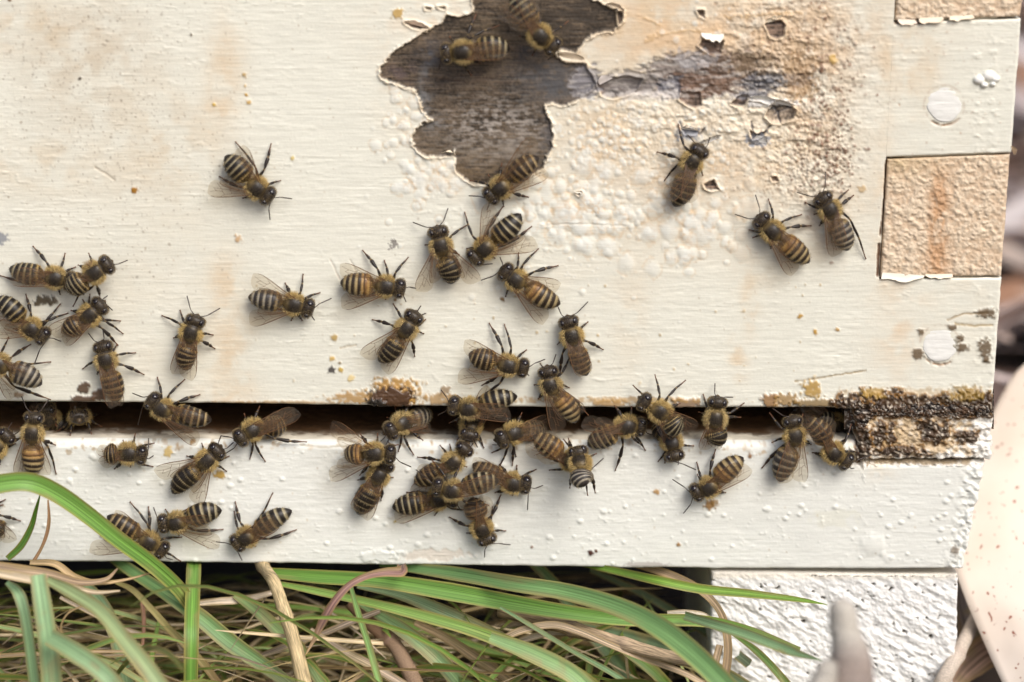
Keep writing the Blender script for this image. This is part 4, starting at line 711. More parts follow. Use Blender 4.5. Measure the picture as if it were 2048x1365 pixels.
# ------------------------------------------------------------------ big spotted leaf and blurred litter beside the hive
def big_leaf():
    left = [(2110, 690, -62), (2030, 748, -58), (1962, 880, -46), (1915, 1000, -34), (1902, 1100, -24), (1925, 1180, -15), (1962, 1270, -7), (2005, 1365, 0), (2060, 1470, 6), (2110, 1540, 10)]
    n = 60; S = spline(left, n); t = np.linspace(0, 1, n); nu = 26; V = []; c = []
    wid = 420 * np.sin(np.clip(t * .92 + .05, 0, 1) * math.pi) ** .6 + 20
    PXl = S[:, 0][:, None] + wid[:, None] * np.linspace(0, 1, nu)[None]; PYl = S[:, 1][:, None] - .12 * wid[:, None] * np.linspace(0, 1, nu)[None]
    DP = S[:, 2][:, None] + 6 * np.sin(np.linspace(0, 1, nu) * math.pi)[None] - 6 * np.linspace(0, 1, nu)[None] + 2 * (fbm(PXl / 80, PYl / 80, 3, 3) - .5)
    P = unproj(PXl, PYl, DP); V = np.concatenate([P.reshape(-1, 3), (P + np.array([0, .0005, -.0002])).reshape(-1, 3)])
    m_, nt, b = newmat('spotted_dry_leaf'); tc = N(nt, 'ShaderNodeTexCoord'); vo = N(nt, 'ShaderNodeTexVoronoi'); vo.inputs['Scale'].default_value = 640; vo.inputs['Randomness'].default_value = 1
    no = N(nt, 'ShaderNodeTexNoise'); no.inputs['Scale'].default_value = 300; nt.links.new(tc.outputs['Object'], no.inputs['Vector'])
    ad = N(nt, 'ShaderNodeVectorMath', operation='MULTIPLY_ADD'); ad.inputs[1].default_value = (.004, .004, .004); nt.links.new(no.outputs['Color'], ad.inputs[0]); nt.links.new(tc.outputs['Object'], ad.inputs[2])
    nt.links.new(ad.outputs[0], vo.inputs['Vector']); sep = N(nt, 'ShaderNodeSeparateColor'); nt.links.new(vo.outputs['Color'], sep.inputs[0])
    th = N(nt, 'ShaderNodeMapRange'); th.inputs[3].default_value = -.04; th.inputs[4].default_value = .30; nt.links.new(sep.outputs[0], th.inputs[0])
    lt = N(nt, 'ShaderNodeMath', operation='SUBTRACT'); nt.links.new(th.outputs[0], lt.inputs[0]); nt.links.new(vo.outputs['Distance'], lt.inputs[1])
    cr = N(nt, 'ShaderNodeMapRange'); cr.inputs[1].default_value = -.02; cr.inputs[2].default_value = .08; nt.links.new(lt.outputs[0], cr.inputs[0])
    n2 = N(nt, 'ShaderNodeTexNoise'); n2.inputs['Scale'].default_value = 70; n2.inputs['Detail'].default_value = 8; nt.links.new(tc.outputs['Object'], n2.inputs['Vector'])
    rp = N(nt, 'ShaderNodeMix', data_type='RGBA'); rp.inputs[6].default_value = (.66, .54, .44, 1); rp.inputs[7].default_value = (.77, .70, .62, 1); nt.links.new(n2.outputs[0], rp.inputs[0])
    mx = N(nt, 'ShaderNodeMix', data_type='RGBA'); mx.inputs[7].default_value = (.28, .10, .06, 1); nt.links.new(cr.outputs[0], mx.inputs[0]); nt.links.new(rp.outputs[2], mx.inputs[6])
    nt.links.new(mx.outputs[2], b.inputs['Base Color']); b.inputs['Roughness'].default_value = .55
    g0 = gridF(n, nu); F = np.concatenate([g0, g0[:, ::-1] + n * nu]); idx = np.arange(n * nu).reshape(n, nu)
    for e in (idx[:, 0], idx[::-1, -1], idx[0][::-1], idx[-1]): F = np.concatenate([F, np.stack([e[:-1], e[1:], e[1:] + n * nu, e[:-1] + n * nu], -1)])
    o0 = V[n * nu // 2].copy(); o = mesh('fallen_leaf', V - o0, F, m_, None, col=np.ones((len(V), 3))); o.location = o0.tolist()
    tag(o, 'large pale peach fallen leaf with reddish spots leaning beside the hive corner', 'fallen leaf')
big_leaf()
def litter():
    r = np.random.RandomState(9); Vs = []; Fs = []; Cs = []; k = 0
    cols = [(.66, .56, .53), (.60, .50, .47), (.30, .17, .11), (.14, .09, .07), (.74, .66, .63), (.62, .50, .42), (.45, .34, .28)]
    for i in range(1500):
        y = .1 + 2.6 * r.rand() ** 1.4; x = .10 + (r.rand() * 1.1 - .02) * (.16 + .35 * y); Ln = r.uniform(.03, .10); w = Ln * r.uniform(.16, .4); a = r.uniform(0, 6.28); t = np.linspace(0, 1, 9)[:, None]; d = np.array([math.cos(a), math.sin(a), r.uniform(-.1, .5)])
        P3 = np.array([x, y, GZ + .006 + r.rand() * .03]) + d * t * Ln + np.array([0, 0, .012 * r.rand()]) * np.sin(t * math.pi); s = np.array([-math.sin(a), math.cos(a), r.uniform(-.3, .3)]); ww = w * np.sin(np.clip(t * .95 + .03, 0, 1) * math.pi)
        V = np.stack([P3 - s * ww * .5, P3 + np.array([0, 0, -.1]) * ww, P3 + s * ww * .5], 1).reshape(-1, 3)
        if V[:, 0].min() < XR + .004 and V[:, 1].min() < .44: continue
        Vs.append(V); Fs.append(gridF(9, 3) + k); Cs.append(np.tile(np.array(cols[r.randint(len(cols))]) * r.uniform(.8, 1.2), (27, 1))); k += 27
    tag(mesh('leaf_litter', np.concatenate(Vs), np.concatenate(Fs), M_LITTER, None, col=np.concatenate(Cs)), 'out of focus dry leaves strewn on the ground behind the hive', 'leaf litter', kind='stuff')
litter()
# a few fallen leaves and a chip by the block
leaf('dry_leaf', 'small brown curled leaf lying between the pale stick and the peach leaf', 'dry leaf', [(1900, 1380, -12), (1940, 1330, -14), (1985, 1300, -16), (2030, 1330, -14)], [20, 60, 70, 20], (.42, .28, .2), M_DRY)
leaf('dry_leaf', 'dark mauve leaf standing behind the white block corner', 'dry leaf', [(1925, 1150, -30), (1930, 1210, -26), (1945, 1270, -22), (1960, 1330, -20)], [20, 44, 50, 30], (.20, .17, .16), M_DRY)

# ------------------------------------------------------------------ honey bees (lengths in mm)
STY = {  # band colour (front bands, rear bands), dark colour, band width
    'dark':  dict(a=(.16, .12, .06), b=(.24, .19, .11), d=(.014, .010, .007), w=.17),
    'band':  dict(a=(.30, .22, .10), b=(.35, .30, .19), d=(.013, .010, .008), w=.27),
    'brown': dict(a=(.18, .11, .045), b=(.34, .25, .13), d=(.020, .013, .009), w=.28),
    'orange': dict(a=(.42, .24, .08), b=(.40, .31, .16), d=(.030, .020, .014), w=.40),
    'grey':  dict(a=(.22, .19, .15), b=(.36, .32, .25), d=(.035, .030, .028), w=.36),
}
SEG = np.array([0, .14, .30, .47, .63, .79, 1.0])
def body(mb, Hp, Tp, Ep, Uv, st, rnd):
    f1 = nrm(Hp - Tp); f2 = nrm(Ep - Tp); nose = Hp + f1 * 1.25; wst = Tp + f2 * 2.25; La = np.linalg.norm(Ep - wst)
    bend = nrm(np.cross(Uv, f2)) * (rnd - .5) * 1.1; midp = wst + (Ep - wst) * .5 + Uv * .25 + bend; fat = (.93 + .16 * ((rnd * 7) % 1))
    nodes = [nose, Hp, Hp * .5 + Tp * .5, Tp, wst, midp, Ep]; K = 24; S = spline(nodes, 6 * K + 1)
    # regions: nose-H 0..K, H-neck K..2K, neck-T 2K..3K, T-waist 3K..4K, abdomen 4K..6K
    n = 6 * K + 1; i = np.arange(n); w = np.zeros(n); h = np.zeros(n); col = np.zeros((n, 3)); dHT = np.linalg.norm(Hp - Tp)
    seg = np.linalg.norm(np.diff(S, axis=0), axis=1); d = np.concatenate([[0], np.cumsum(seg)]); dH = d[K]; dT = d[3 * K]; dW = d[4 * K]; dE = d[-1]
    hw = lambda x, L, e1, e2: np.clip(1 - np.abs(x / L) ** e1, 0, 1) ** (1 / e2)
    hd = hw((d - dH), 1.26, 2.4, 2.4); head = 1.88 * hd; hh = 1.45 * hw(d - dH - .05, 1.22, 2.2, 2.2)
    th = hw(d - dT, 2.15, 2.3, 2.2); u = np.clip((d - dW) / (dE - dW), 0, 1)
    ab = np.where(u < .34, np.sqrt(np.clip(1 - ((.34 - u) / .34) ** 2.3, 0, 1)), np.clip(1 - ((u - .34) / .66) ** 2.5, 0, 1) ** .72)
    k = np.clip(np.searchsorted(SEG, u, side='right') - 1, 0, 5); tl = (u - SEG[k]) / (SEG[k + 1] - SEG[k]); ab = ab * (.965 + .05 * tl)
    nk = .55 * ((d > dH) & (d < dW + .5))
    w = np.maximum.reduce([head * 1.04, 1.90 * th, 2.20 * fat * ab * (d > dW - .3), nk]); h = np.maximum.reduce([hh, 1.66 * th, 1.78 * ab * (d > dW - .3), nk]); w = np.maximum(w, .02); h = np.maximum(h, .02)
    region = np.where(d < dH + 1.3, 0, np.where(d < dW, 1, 2)); region = np.where((d >= dH + 1.0) & (d < dT - 1.9), 1, region)
    T = nrm(np.gradient(S, axis=0)); Sd = nrm(np.cross(T, Uv)); Up = nrm(np.cross(Sd, T)); NA = 32; a = np.linspace(0, 2 * math.pi, NA, endpoint=False); ca, sa = np.cos(a), np.sin(a)
    V = S[:, None] + Sd[:, None] * (w[:, None] * ca[None])[..., None] + Up[:, None] * (h[:, None] * sa[None])[..., None]
    nr = nrm(Sd[:, None] * (ca[None] / w[:, None])[..., None] + Up[:, None] * (sa[None] / h[:, None])[..., None])
    up = np.broadcast_to(sa[None], (n, NA)); side = np.broadcast_to(np.abs(ca)[None], (n, NA))
    c = np.zeros((n, NA, 3)); noise = fbm(np.broadcast_to(d[:, None], (n, NA)) * 3 + rnd * 40, np.broadcast_to(a[None], (n, NA)) * 3, 2, 3)
    c[region == 0] = (.030, .022, .016); 
    c[region == 1] = (.18, .125, .05)
    disc = ss(.5, .78, up) * np.exp(-((d - dT + .15) / 1.25) ** 4)[:, None]; c = c * (1 - disc[..., None]) + np.array((.028, .022, .017)) * disc[..., None]
    bw = st['w'] * (.85 + .3 * rnd); wob = .06 * (noise - .5); edge0 = ss(0.0, .06, tl[:, None] + wob); edge1 = 1 - ss(bw - .12, bw + .16, tl[:, None] + wob + .07 * (1 - up) * 0)
    band = edge0 * edge1 * (u > .12)[:, None]; mixk = ss(.25, .6, u)[:, None, None]; bc = np.array(st['a']) * (1 - mixk) + np.array(st['b']) * mixk
    dk = np.array(st['d']) * np.ones((n, NA, 1)); und = ss(.1, -.5, up)[..., None]; dk = dk * (1 - .6 * und) + np.array((.20, .14, .07)) * .6 * und
    if st['a'][0] > .4: q = (np.exp(-((u - .20) / .11) ** 4) * .7)[:, None, None]; dk = dk * (1 - q) + np.array((.30, .15, .05)) * q; ring = np.exp(-((u - SEG[2] + .01) / .02) ** 2)[:, None, None] + np.exp(-((u - SEG[1]) / .02) ** 2)[:, None, None]; dk = dk * (1 - .8 * np.clip(ring, 0, 1)) + np.array((.03, .02, .014)) * .8 * np.clip(ring, 0, 1)
    ca_ = dk * (1 - band[..., None]) + bc * band[..., None]
    tip = ss(.93, .98, u)[:, None, None]; ca_ = ca_ * (1 - tip) + np.array((.02, .014, .012)) * tip
    root = (1 - ss(.0, .14, u))[:, None, None]; ca_ = ca_ * (1 - .7 * root) + np.array((.17, .11, .04)) * .7 * root
    m2 = region == 2; c[m2] = ca_[m2]; c = c * (.8 + .4 * noise)[..., None]
    base = mb.n; mb.add(V.reshape(-1, 3), gridF(n, NA, 0, True).tolist() + [tuple(range(NA))[::-1], tuple(range((n - 1) * NA, n * NA))], c.reshape(-1, 3))
    return dict(V=V, nr=nr, T=T, up=up, side=side, d=d, u=u, reg=region, band=band, w=w, dT=dT, dH=dH, f=f1, Sd=Sd, Up=Up, S=S, K=K, tl=tl)
def fur(B, rnd, r, dens=1.0):
    n, NA = B['up'].shape; d = B['d'][:, None] * np.ones((1, NA)); u = B['u'][:, None] * np.ones((1, NA)); reg = B['reg'][:, None] * np.ones((1, NA)); area = (B['w'][:, None] * np.gradient(B['d'])[:, None]) * np.ones((1, NA))
    up = B['up']; th = (reg == 1); edge = np.clip(1.15 - np.clip(up, 0, 1) * .8, .2, 1)
    wgt = area * (th * 3.4 * edge + (reg == 0) * 2.6 + (reg == 2) * (.45 + 1.9 * B['band'] + 2.4 * (u < .16))) * (up > -.75); wgt = np.clip(wgt, 0, None).ravel(); wgt /= wgt.sum()
    m = int(4600 * dens); ix = r.choice(n * NA, m, p=wgt); i = ix // NA; j = ix % NA; p = B['V'][i, j] + r.randn(m, 3) * .05; nn = B['nr'][i, j]; T = B['T'][i]; rg = B['reg'][i]; upj = B['up'][i, j]; uu = B['u'][i]
    back = np.where(rg == 0, -.2, np.where(rg == 1, .35, 1.6))[:, None]
    dirn = nrm(nn + T * back + r.randn(m, 3) * .38); disc = (rg == 1) & (upj > .72)
    ln = np.where(rg == 1, .92, np.where(rg == 0, .38, .36)) * r.uniform(.6, 1.25, m); ln = np.where(disc, ln * .5, ln); ln = np.where((rg == 2) & (uu < .18), .7, ln)
    wdt = np.where(rg == 1, .075, .05); s = nrm(np.cross(dirn, r.randn(m, 3))); V = np.stack([p - s * wdt[:, None] * .5, p + s * wdt[:, None] * .5, p + dirn * ln[:, None]], 1)
    gold = np.array((.68, .52, .23)) * (1 - .35 * rnd) + np.array((.54, .44, .26)) * .35 * rnd; c = np.ones((m, 3)) * gold; c[disc] = (.13, .10, .06); c[rg == 0] = (.32, .24, .13); a2 = (rg == 2); c[a2] = (.38, .30, .17); c[a2 & (uu < .2)] = (.5, .35, .14)
    nb = a2 & (B['band'][i, j] < .3) & (uu > .18); c[nb] = (.10, .075, .05); c = c * r.uniform(.65, 1.3, (m, 1))
    return V.reshape(-1, 3), np.arange(m * 3).reshape(m, 3), np.repeat(c, 3, 0)
FW = dict(u=[0, .06, .15, .3, .45, .6, .72, .83, .92, .975, 1.0], a=[.03, .05, .07, .10, .14, .175, .19, .185, .13, .06, .0], b=[-.04, -.09, -.15, -.27, -.42, -.58, -.68, -.70, -.58, -.38, -.10])
HW = dict(u=[0, .08, .2, .4, .6, .78, .9, .97, 1.0], a=[.03, .07, .12, .18, .2, .2, .15, .08, .0], b=[-.05, -.16, -.34, -.58, -.70, -.66, -.5, -.3, -.1])
FV = [[(0, 0), (.3, .07), (.62, .14), (.8, .17)], [(0, -.02), (.25, -.02), (.45, -.02), (.62, .04), (.7, .14)], [(0, -.03), (.3, -.12), (.5, -.22), (.68, -.26), (.86, -.30)], [(0, -.04), (.3, -.20), (.5, -.36), (.6, -.5)], [(.45, -.02), (.5, -.22)], [(.5, -.22), (.5, -.36)],
      [(.62, .04), (.66, -.10), (.8, -.14), (.95, -.1)], [(.66, -.10), (.68, -.26)], [(.68, -.26), (.78, -.55)], [(.8, -.14), (.86, -.30)]]
HV = [[(0, 0), (.3, .06), (.6, .08), (.85, .05)], [(0, -.02), (.3, -.14), (.6, -.22), (.85, -.2)], [(.2, -.1), (.45, -.38), (.6, -.55)]]
def wing(name, root_o, tip, Wd, lead, Uv, ol, veins, parent, org, arch, ragged=0.0):
    X = tip - root_o; Ln = np.linalg.norm(X); X = X / Ln; Z = nrm(Uv - X * np.dot(Uv, X)); Y = np.cross(Z, X); Y = Y * (1 if np.dot(Y, lead) > 0 else -1)
    nu, nv = 26, 9; us = np.linspace(0, 1, nu) ** .9; a = np.interp(us, ol['u'], ol['a']); b = np.interp(us, ol['u'], ol['b'])
    def pt(u, v, off=0.0):
        cor = .05 * np.sin(v * 16) * np.clip(u * 4, 0, 1) + arch * np.sin(np.clip(u, 0, 1) * math.pi) - .25 * v * v * np.clip(u * 2, 0, 1); cor = cor + .10 * np.sin(u * 7 + v * 5) * np.clip(u * 1.5, 0, 1)
        return root_o + X * (u * Ln)[..., None] + Y * (v * Wd)[..., None] + Z * (cor + off)[..., None]
    q = np.linspace(0, 1, nv); Uu = us[:, None] * np.ones((1, nv)); Vv = a[:, None] * (1 - q) + b[:, None] * q; mb = MB()
    mb.add(pt(Uu, Vv).reshape(-1, 3), gridF(nu, nv).tolist(), (1, 1, 1), 0)
    VL = [(list(zip(ol['u'][:9], [x - .012 for x in ol['a'][:9]])), .12)] + [(v, .075) for v in veins]
    for vl, wd in VL:
        k = spline(np.array([(x, y, 0) for x, y in vl]), 5 * len(vl)); P = pt(k[:, 0], k[:, 1], .018); T = nrm(np.gradient(P, axis=0)); S = nrm(np.cross(T, Z)); hw_ = wd * .5 * np.linspace(1, .7, len(P))[:, None]
        mb.add(np.stack([P - S * hw_, P + S * hw_], 1).reshape(-1, 3), gridF(len(P), 2).tolist(), (1, 1, 1), 1)
    mb.V = [(v - org) * .001 for v in mb.V]; return mb.build(name, [M_WING, M_VEIN], parent)
cnt = [0]
def bee(label, Hq, Tq, Eq, style='band', wl=None, wr=None, feet=(), ants=None, base=0.0, up=None, dens=1.0, legs=True, fd=None, s=1.0, wing_on=True, group='honey bees crowding on the hive front'):
    cnt[0] += 1; r = np.random.RandomState(cnt[0]); rnd = r.rand()
    q3 = lambda p, d0: unproj(p[0], p[1], p[2] if len(p) > 2 else d0 + base) * 1000
    Hp, Tp, Ep = q3(Hq, 2.1), q3(Tq, 2.5), q3(Eq, 1.9); Uv = np.array((0, -1., 0)) if up is None else nrm(np.array(up, float))
    org = unproj(Tq[0], Tq[1], base if len(Tq) < 3 else Tq[2] - 2.5) * 1000 if up is None else Tp - Uv * 2.5
    root = empty('honey_bee', (org * .001).tolist()); tag(root, label, 'bee', group)
    mb = MB(); B = body(mb, Hp, Tp, Ep, Uv, STY[style], rnd)
    f = nrm((Hp - Tp) - Uv * np.dot(Hp - Tp, Uv)); sd = np.cross(f, Uv)      # sd: towards one side
    bk = nrm((Ep - Tp) - Uv * np.dot(Ep - Tp, Uv))
    # face: clypeus, mandibles
    fu = nrm(Hp - Tp); hu = nrm(Uv - fu * np.dot(Uv, fu))
    tube(mb, [Hp + fu * .3 - hu * .5, Hp + fu * .95 - hu * .9, Hp + fu * 1.15 - hu * 1.5], [.75, .55, .25], 10, np.array([(.05, .035, .02), (.09, .06, .03), (.05, .03, .02)]))
    # legs
    slots = {}; deff = {('a', 1): (4.2, 2.6), ('b', 1): (.6, 5.2), ('c', 1): (-4.6, 4.6), ('a', -1): (4.2, -2.6), ('b', -1): (.6, -5.2), ('c', -1): (-4.6, -4.6)}
    cand = []
    for q in feet:
        p = q3(q, (.25 if fd is None else fd)); v = p - Tp; fx, sx = float(np.dot(v, f)), float(np.dot(v, sd))
        for k, (a0, b0) in deff.items(): cand.append((math.hypot(fx - a0, sx - b0) + (6 if sx * b0 < -1 else 0), id(q), k, p))
    used = set()
    for dd_, qi, k, p in sorted(cand, key=lambda z: z[0]):
        if k in slots or qi in used: continue
        slots[k] = p; used.add(qi)
    if legs:
        for k, (a0, b0) in deff.items():
            seg, sg = k; given = k in slots
            if given: foot = slots[k]
            else:
                sc = (.62 if feet else .85) * r.uniform(.9, 1.1); foot = Tp + f * a0 * sc + sd * b0 * sc - Uv * 2.3
            off = {'a': 1.1, 'b': .1, 'c': -.9}[seg]; rt = Tp + f * off + sd * sg * .9 - Uv * .75
            v = foot - rt; vn_ = v - Uv * np.dot(v, Uv); Lr = np.linalg.norm(vn_); perp = nrm(np.cross(Uv, vn_) + 1e-9); perp = perp * (1 if np.dot(perp, f) > 0 else -1) * {'a': -1, 'b': 1, 'c': 1}[seg]
            bend = .10 * Lr * (1 if seg != 'c' else .8); lift = max(.35, 1.0 - Lr * .06)
            kn = rt + vn_ * .36 + perp * bend + Uv * (lift * .5 - .0); an = rt + vn_ * .68 + perp * bend * .7 + Uv * (np.dot(v, Uv) * .62 + .35); 
            path = [rt, rt * .5 + kn * .5 + Uv * .15, kn, kn * .55 + an * .45 + Uv * .08, an, an * .5 + foot * .5 + Uv * .12, foot * .85 + an * .15 + Uv * .05, foot + nrm(vn_) * .15]
            P = spline(path, 29); tt = np.linspace(0, 1, 29); hind = seg == 'c'
            R = np.interp(tt, [0, .1, .22, .285, .33, .45, .55, .575, .63, .70, .78, .86, .96, 1], [.30, .30, .24, .17, .20, .34 if hind else .27, .40 if hind else .22, .17, .30 if hind else .20, .24 if hind else .16, .12, .10, .10, .15]) * 1.08
            dark = np.array((.022, .016, .013)); red = np.array((.12, .05, .022)); jn = np.exp(-((tt - .29) / .012) ** 2) + np.exp(-((tt - .57) / .012) ** 2)
            cc = dark * (1 - ss(.62, .85, tt))[:, None] + red * ss(.62, .85, tt)[:, None]; cc = cc * (1 - .6 * jn[:, None]) + np.array((.30, .2, .08)) * .6 * jn[:, None]
            tube(mb, P, R, 8, cc)
            for e in (-1, 1): tube(mb, [foot, foot + nrm(vn_) * .28 + perp * .14 * e], [.05, .02], 4, red)
    mb.V = [(v - org) * .001 for v in mb.V]; mb.build('body', M_CHITIN, root)
    # eyes
    for sg in (-1, 1):
        c0 = Hp + sd * sg * 1.32 + hu * .42 + fu * .02; th = np.linspace(0, math.pi, 11)[:, None]; ph = np.linspace(0, 2 * math.pi, 16, endpoint=False)[None]
        V = c0 + (np.sin(th) * np.cos(ph))[..., None] * nrm(sd * sg + hu * .25) * .60 + (np.sin(th) * np.sin(ph))[..., None] * fu * .82 + (np.cos(th) * np.ones_like(ph))[..., None] * nrm(hu - sd * sg * .25) * 1.02
        mesh('eye', (V.reshape(-1, 3) - org) * .001, gridF(11, 16, 0, True), M_EYE, root, col=np.tile((.012, .009, .012), (176, 1)))
    # antennae
    for q in range(2):
        sg = 1 - 2 * q; st0 = Hp + fu * 1.0 + sd * sg * .45 + hu * .5
        if ants is not None and q < len(ants) and ants[q] is not None:
            tip = q3(ants[q], .9); sg2 = 1 if np.dot(tip - Hp, sd) > 0 else -1; st0 = Hp + fu * 1.0 + sd * (sg2 if ants[1 - q] is None or np.dot(tip - Hp, sd) * np.dot(q3(ants[1 - q], .9) - Hp, sd) < 0 else sg) * .45 + hu * .5
        elif ants is not None and len(ants) == 2 and ants[q] is None: continue
        else: tip = Hp + f * r.uniform(3.0, 4.2) + sd * sg * r.uniform(1.2, 3.0) - Uv * 1.1
        el = st0 * .62 + tip * .38 + Uv * .35 + np.cross(Uv, nrm(tip - st0)) * .28 * (1 if np.dot(np.cross(Uv, tip - st0), sd) * np.dot(tip - Hp, sd) > 0 else -1)
        P = spline([st0, st0 * .5 + el * .5 + Uv * .1, el, el * .5 + tip * .5 + Uv * .05, tip], 21); am = MB(); R = np.interp(np.linspace(0, 1, 21), [0, .45, .5, .6, 1], [.10, .085, .08, .12, .11])
        tube(am, P, R, 6, (.035, .022, .016)); am.V = [(v - org) * .001 for v in am.V]; am.build('antenna', M_LEG, root)
    # wings
    if wing_on:
        for sg, wq in ((1, wl), (-1, wr)):
            if wq == 'no': continue
            rt = Tp + sd * sg * 1.30 + Uv * 1.05 + f * .15
            if wq is None:
                tip = Tp + bk * r.uniform(9.0, 9.8) + sd * sg * r.uniform(1.4, 2.6) + Uv * r.uniform(1.2, 1.9); arch = .75
            else: tip = q3(wq, 2.8); arch = .35
            lead = f * .9 + sd * sg; Lw = np.linalg.norm(tip - rt); Wd = 3.9 * min(1.0, max(.6, Lw / 9))
            wing('forewing', rt, tip, Wd, lead, Uv, FW, FV, root, org, arch)
            tr_ = nrm(tip - rt); X2 = tr_ * .985 - nrm(lead - tr_ * np.dot(lead, tr_)) * (.20 if wq is None else .28); rt2 = rt + bk * .7 - Uv * .12
            wing('hindwing', rt2, rt2 + nrm(X2) * Lw * .70 - Uv * .15, 2.7 * min(1.0, max(.6, Lw / 9)), lead, Uv, HW, HV, root, org, arch * .7)
    V, F, c = fur(B, rnd, r, dens); o = mesh('fur', (V - org) * .001, F, M_FUR, root, col=c, smooth=False); o['kind'] = 'stuff'
    return root

# sides: wl is the wing on the +sd side (bee's right seen from above), chosen by swap() so that the tips can be listed in any order
def B_(label, Hq, Tq, Eq, style='band', w=(), feet=(), ants=None, **k):
    Hp = unproj(*Hq[:2], 0); Tp = unproj(*Tq[:2], 0); f = Hp - Tp; sd = np.cross(f, (0, -1., 0)); wl = wr = None
    for q in w:
        if isinstance(q, str): continue
        p = unproj(*q[:2], 0)
        if np.dot(p - Tp, sd) > 0 and wl is None: wl = q
        elif wr is None: wr = q
        else: wl = q
    if 'no' in w: wl = wl or 'no'; wr = wr or 'no'
    return bee(label, Hq, Tq, Eq, style, wl, wr, feet, ants, **k)

B_('bee alone on the bare cream paint, facing down with one wing stretched out', (536, 392), (514, 376), (450, 312), 'band', [(415, 387), (487, 290, 3.5)], [(472, 285), (542, 289), (560, 362), (440, 354), (487, 396)], [(584, 398), (540, 440)])
B_('grey striped bee with one lifted wing beside the faint orange streak', (616, 617), (588, 609), (496, 594), 'grey', [(507, 547, 3.5), (500, 650)], [(606, 550), (639, 586), (604, 640), (583, 640)], [(663, 597), (629, 641)])
B_('bee with an orange front band and three legs raised, near a tiny grey scuff', (799, 577), (772, 573), (680, 565), 'orange', [(681, 528), (684, 617)], [(726, 502), (769, 522), (816, 516)], [(832, 577), (812, 604)])
B_('dark round bellied bee with wings held down like a cape', (876, 464), (882, 492), (902, 569), 'dark', [(832, 582, 3.6), (962, 560, 3.6)], [(935, 450), (852, 490), (897, 465)], [(826, 445), (896, 417)])
B_('sharply striped bee with pointed dark tail touching the caped dark bee', (950, 515), (970, 497), (1042, 428), 'band', [(972, 407), (1076, 495)], [(930, 426), (1062, 454), (935, 497), (1005, 415)], [(942, 532), (985, 528)])
B_('bee at the lower edge of the bare wood patch with one wing lifted', (982, 392), (1001, 376), (1078, 315), 'brown', [(1064, 270, 5), (1098, 350)], [(1056, 394), (1007, 412), (942, 362)], [(938, 392), (974, 420)])
B_('orange banded bee with its wings apart below the pair of touching bees', (1011, 544), (1032, 560), (1121, 609), 'orange', [(1085, 650), (1122, 567)], [(1076, 499), (1037, 507), (1115, 532), (1012, 592)], [(962, 561), (1000, 515)])
B_('bee climbing with brown wings parted, directly below the orange banded raised leg bee', (828, 634), (813, 658), (757, 724), 'dark', [(719, 708), (777, 750)], [(746, 640), (787, 609), (829, 712), (850, 640)], [(852, 627), (842, 612)])
B_('solitary bee walking up beside the faint orange stain, wings laid back', (391, 642), (382, 666), (374, 742), 'brown', [(344, 748, 3.3), (384, 762, 3.3)], [(325, 632), (425, 670), (429, 697), (361, 622)], [(374, 592), (440, 617)])
B_('bee climbing over the propolis blobs with its tail over the slot', (206, 694), (212, 720), (232, 806), 'brown', [(222, 818, 4.2), (245, 812, 4.2)], [(167, 737), (270, 706), (287, 749), (234, 690)], [(177, 667), (206, 662)])
B_('bee with glossy head raised, between two bees of the crowded edge group', (200, 612), (180, 630), (132, 672), 'brown', [(132, 692, 3.6), (95, 660)], [(245, 667), (240, 642), (235, 690), (180, 590)], [(225, 621), (215, 592)])
B_('bee heading down into the group, its striped tail cut by the frame', (86, 672), (64, 658), (-8, 595), 'band', [(-5, 673), (-20, 620)], [(135, 627), (120, 609), (52, 590)], [(69, 728), (122, 683)])
B_('level bee with thin cream stripes whose head is under another bee', (140, 563), (110, 556), (18, 537), 'band', [(20, 565, 4.2), (30, 540, 4.4)], [(67, 494), (130, 508), (150, 535), (2, 552), (120, 588)], [None, (168, 590)])
B_('bold striped bee climbing on top of the level bee', (214, 530, 5.0), (190, 545, 5.5), (134, 583, 4.8), 'band', [(180, 520, 6), (150, 560, 6.5)], [(200, 595), (147, 612), (160, 590)], [(255, 521), None], base=1.5)
B_('blurred striped bee abdomen with a long thin leg at the frame edge', (-32, 702, 5), (-2, 728, 6), (84, 770, 5), 'grey', [(60, 740, 8), (20, 800, 5)], [(100, 724), (17, 677), (100, 799), (60, 690)], None)
bee('bee peering straight out of the dark slot with a pale face', (158, 834, -3), (159, 836, -6.2), (160, 830, -13), 'grey', up=(0, -.25, 1), feet=(), ants=[(150, 812, -1), (172, 818, -1)])
B_('bee resting across the slot edge with one wing hanging onto the white lip', (305, 802), (325, 818), (424, 841), 'brown', [(392, 892, 3), (405, 832, 4.4)], [(315, 756), (369, 760), (399, 790)], [(265, 787), (276, 850)])
B_('orange striped bee facing up on the lip with wings fanned either side', (68, 836), (65, 868), (65, 952), 'orange', [(31, 950), (100, 950)], [(112, 947), (17, 887), (110, 890)], None)
B_('bee half out of the frame beside the orange striped bee', (14, 872), (-8, 895), (-50, 960), 'brown', [], [(5, 915), (30, 888)], [(24, 845), (40, 862)])
B_('small short bee with stubby wings grooming on the white board', (283, 910), (258, 907), (208, 906), 'brown', [(192, 904, 3.4), (196, 922, 3.2)], [(307, 887), (305, 933), (230, 937), (247, 882)], [(297, 877), (307, 912)], s=.8)
B_('glossy black bellied bee with fanned wings above the arching blade', (434, 902), (414, 921), (345, 988), 'dark', [(307, 940), (400, 1012)], [(452, 942), (404, 888), (457, 913), (388, 960)], [(467, 885), (442, 872)])
B_('bee stepping out of the slot with smoky wings raised behind', (481, 876, 2.5), (506, 860, 1.5), (572, 845, -2), 'brown', [(602, 830, 3), (588, 815, 2)], [(612, 884, .2), (530, 922), (500, 917)], [(452, 907), (442, 872)])
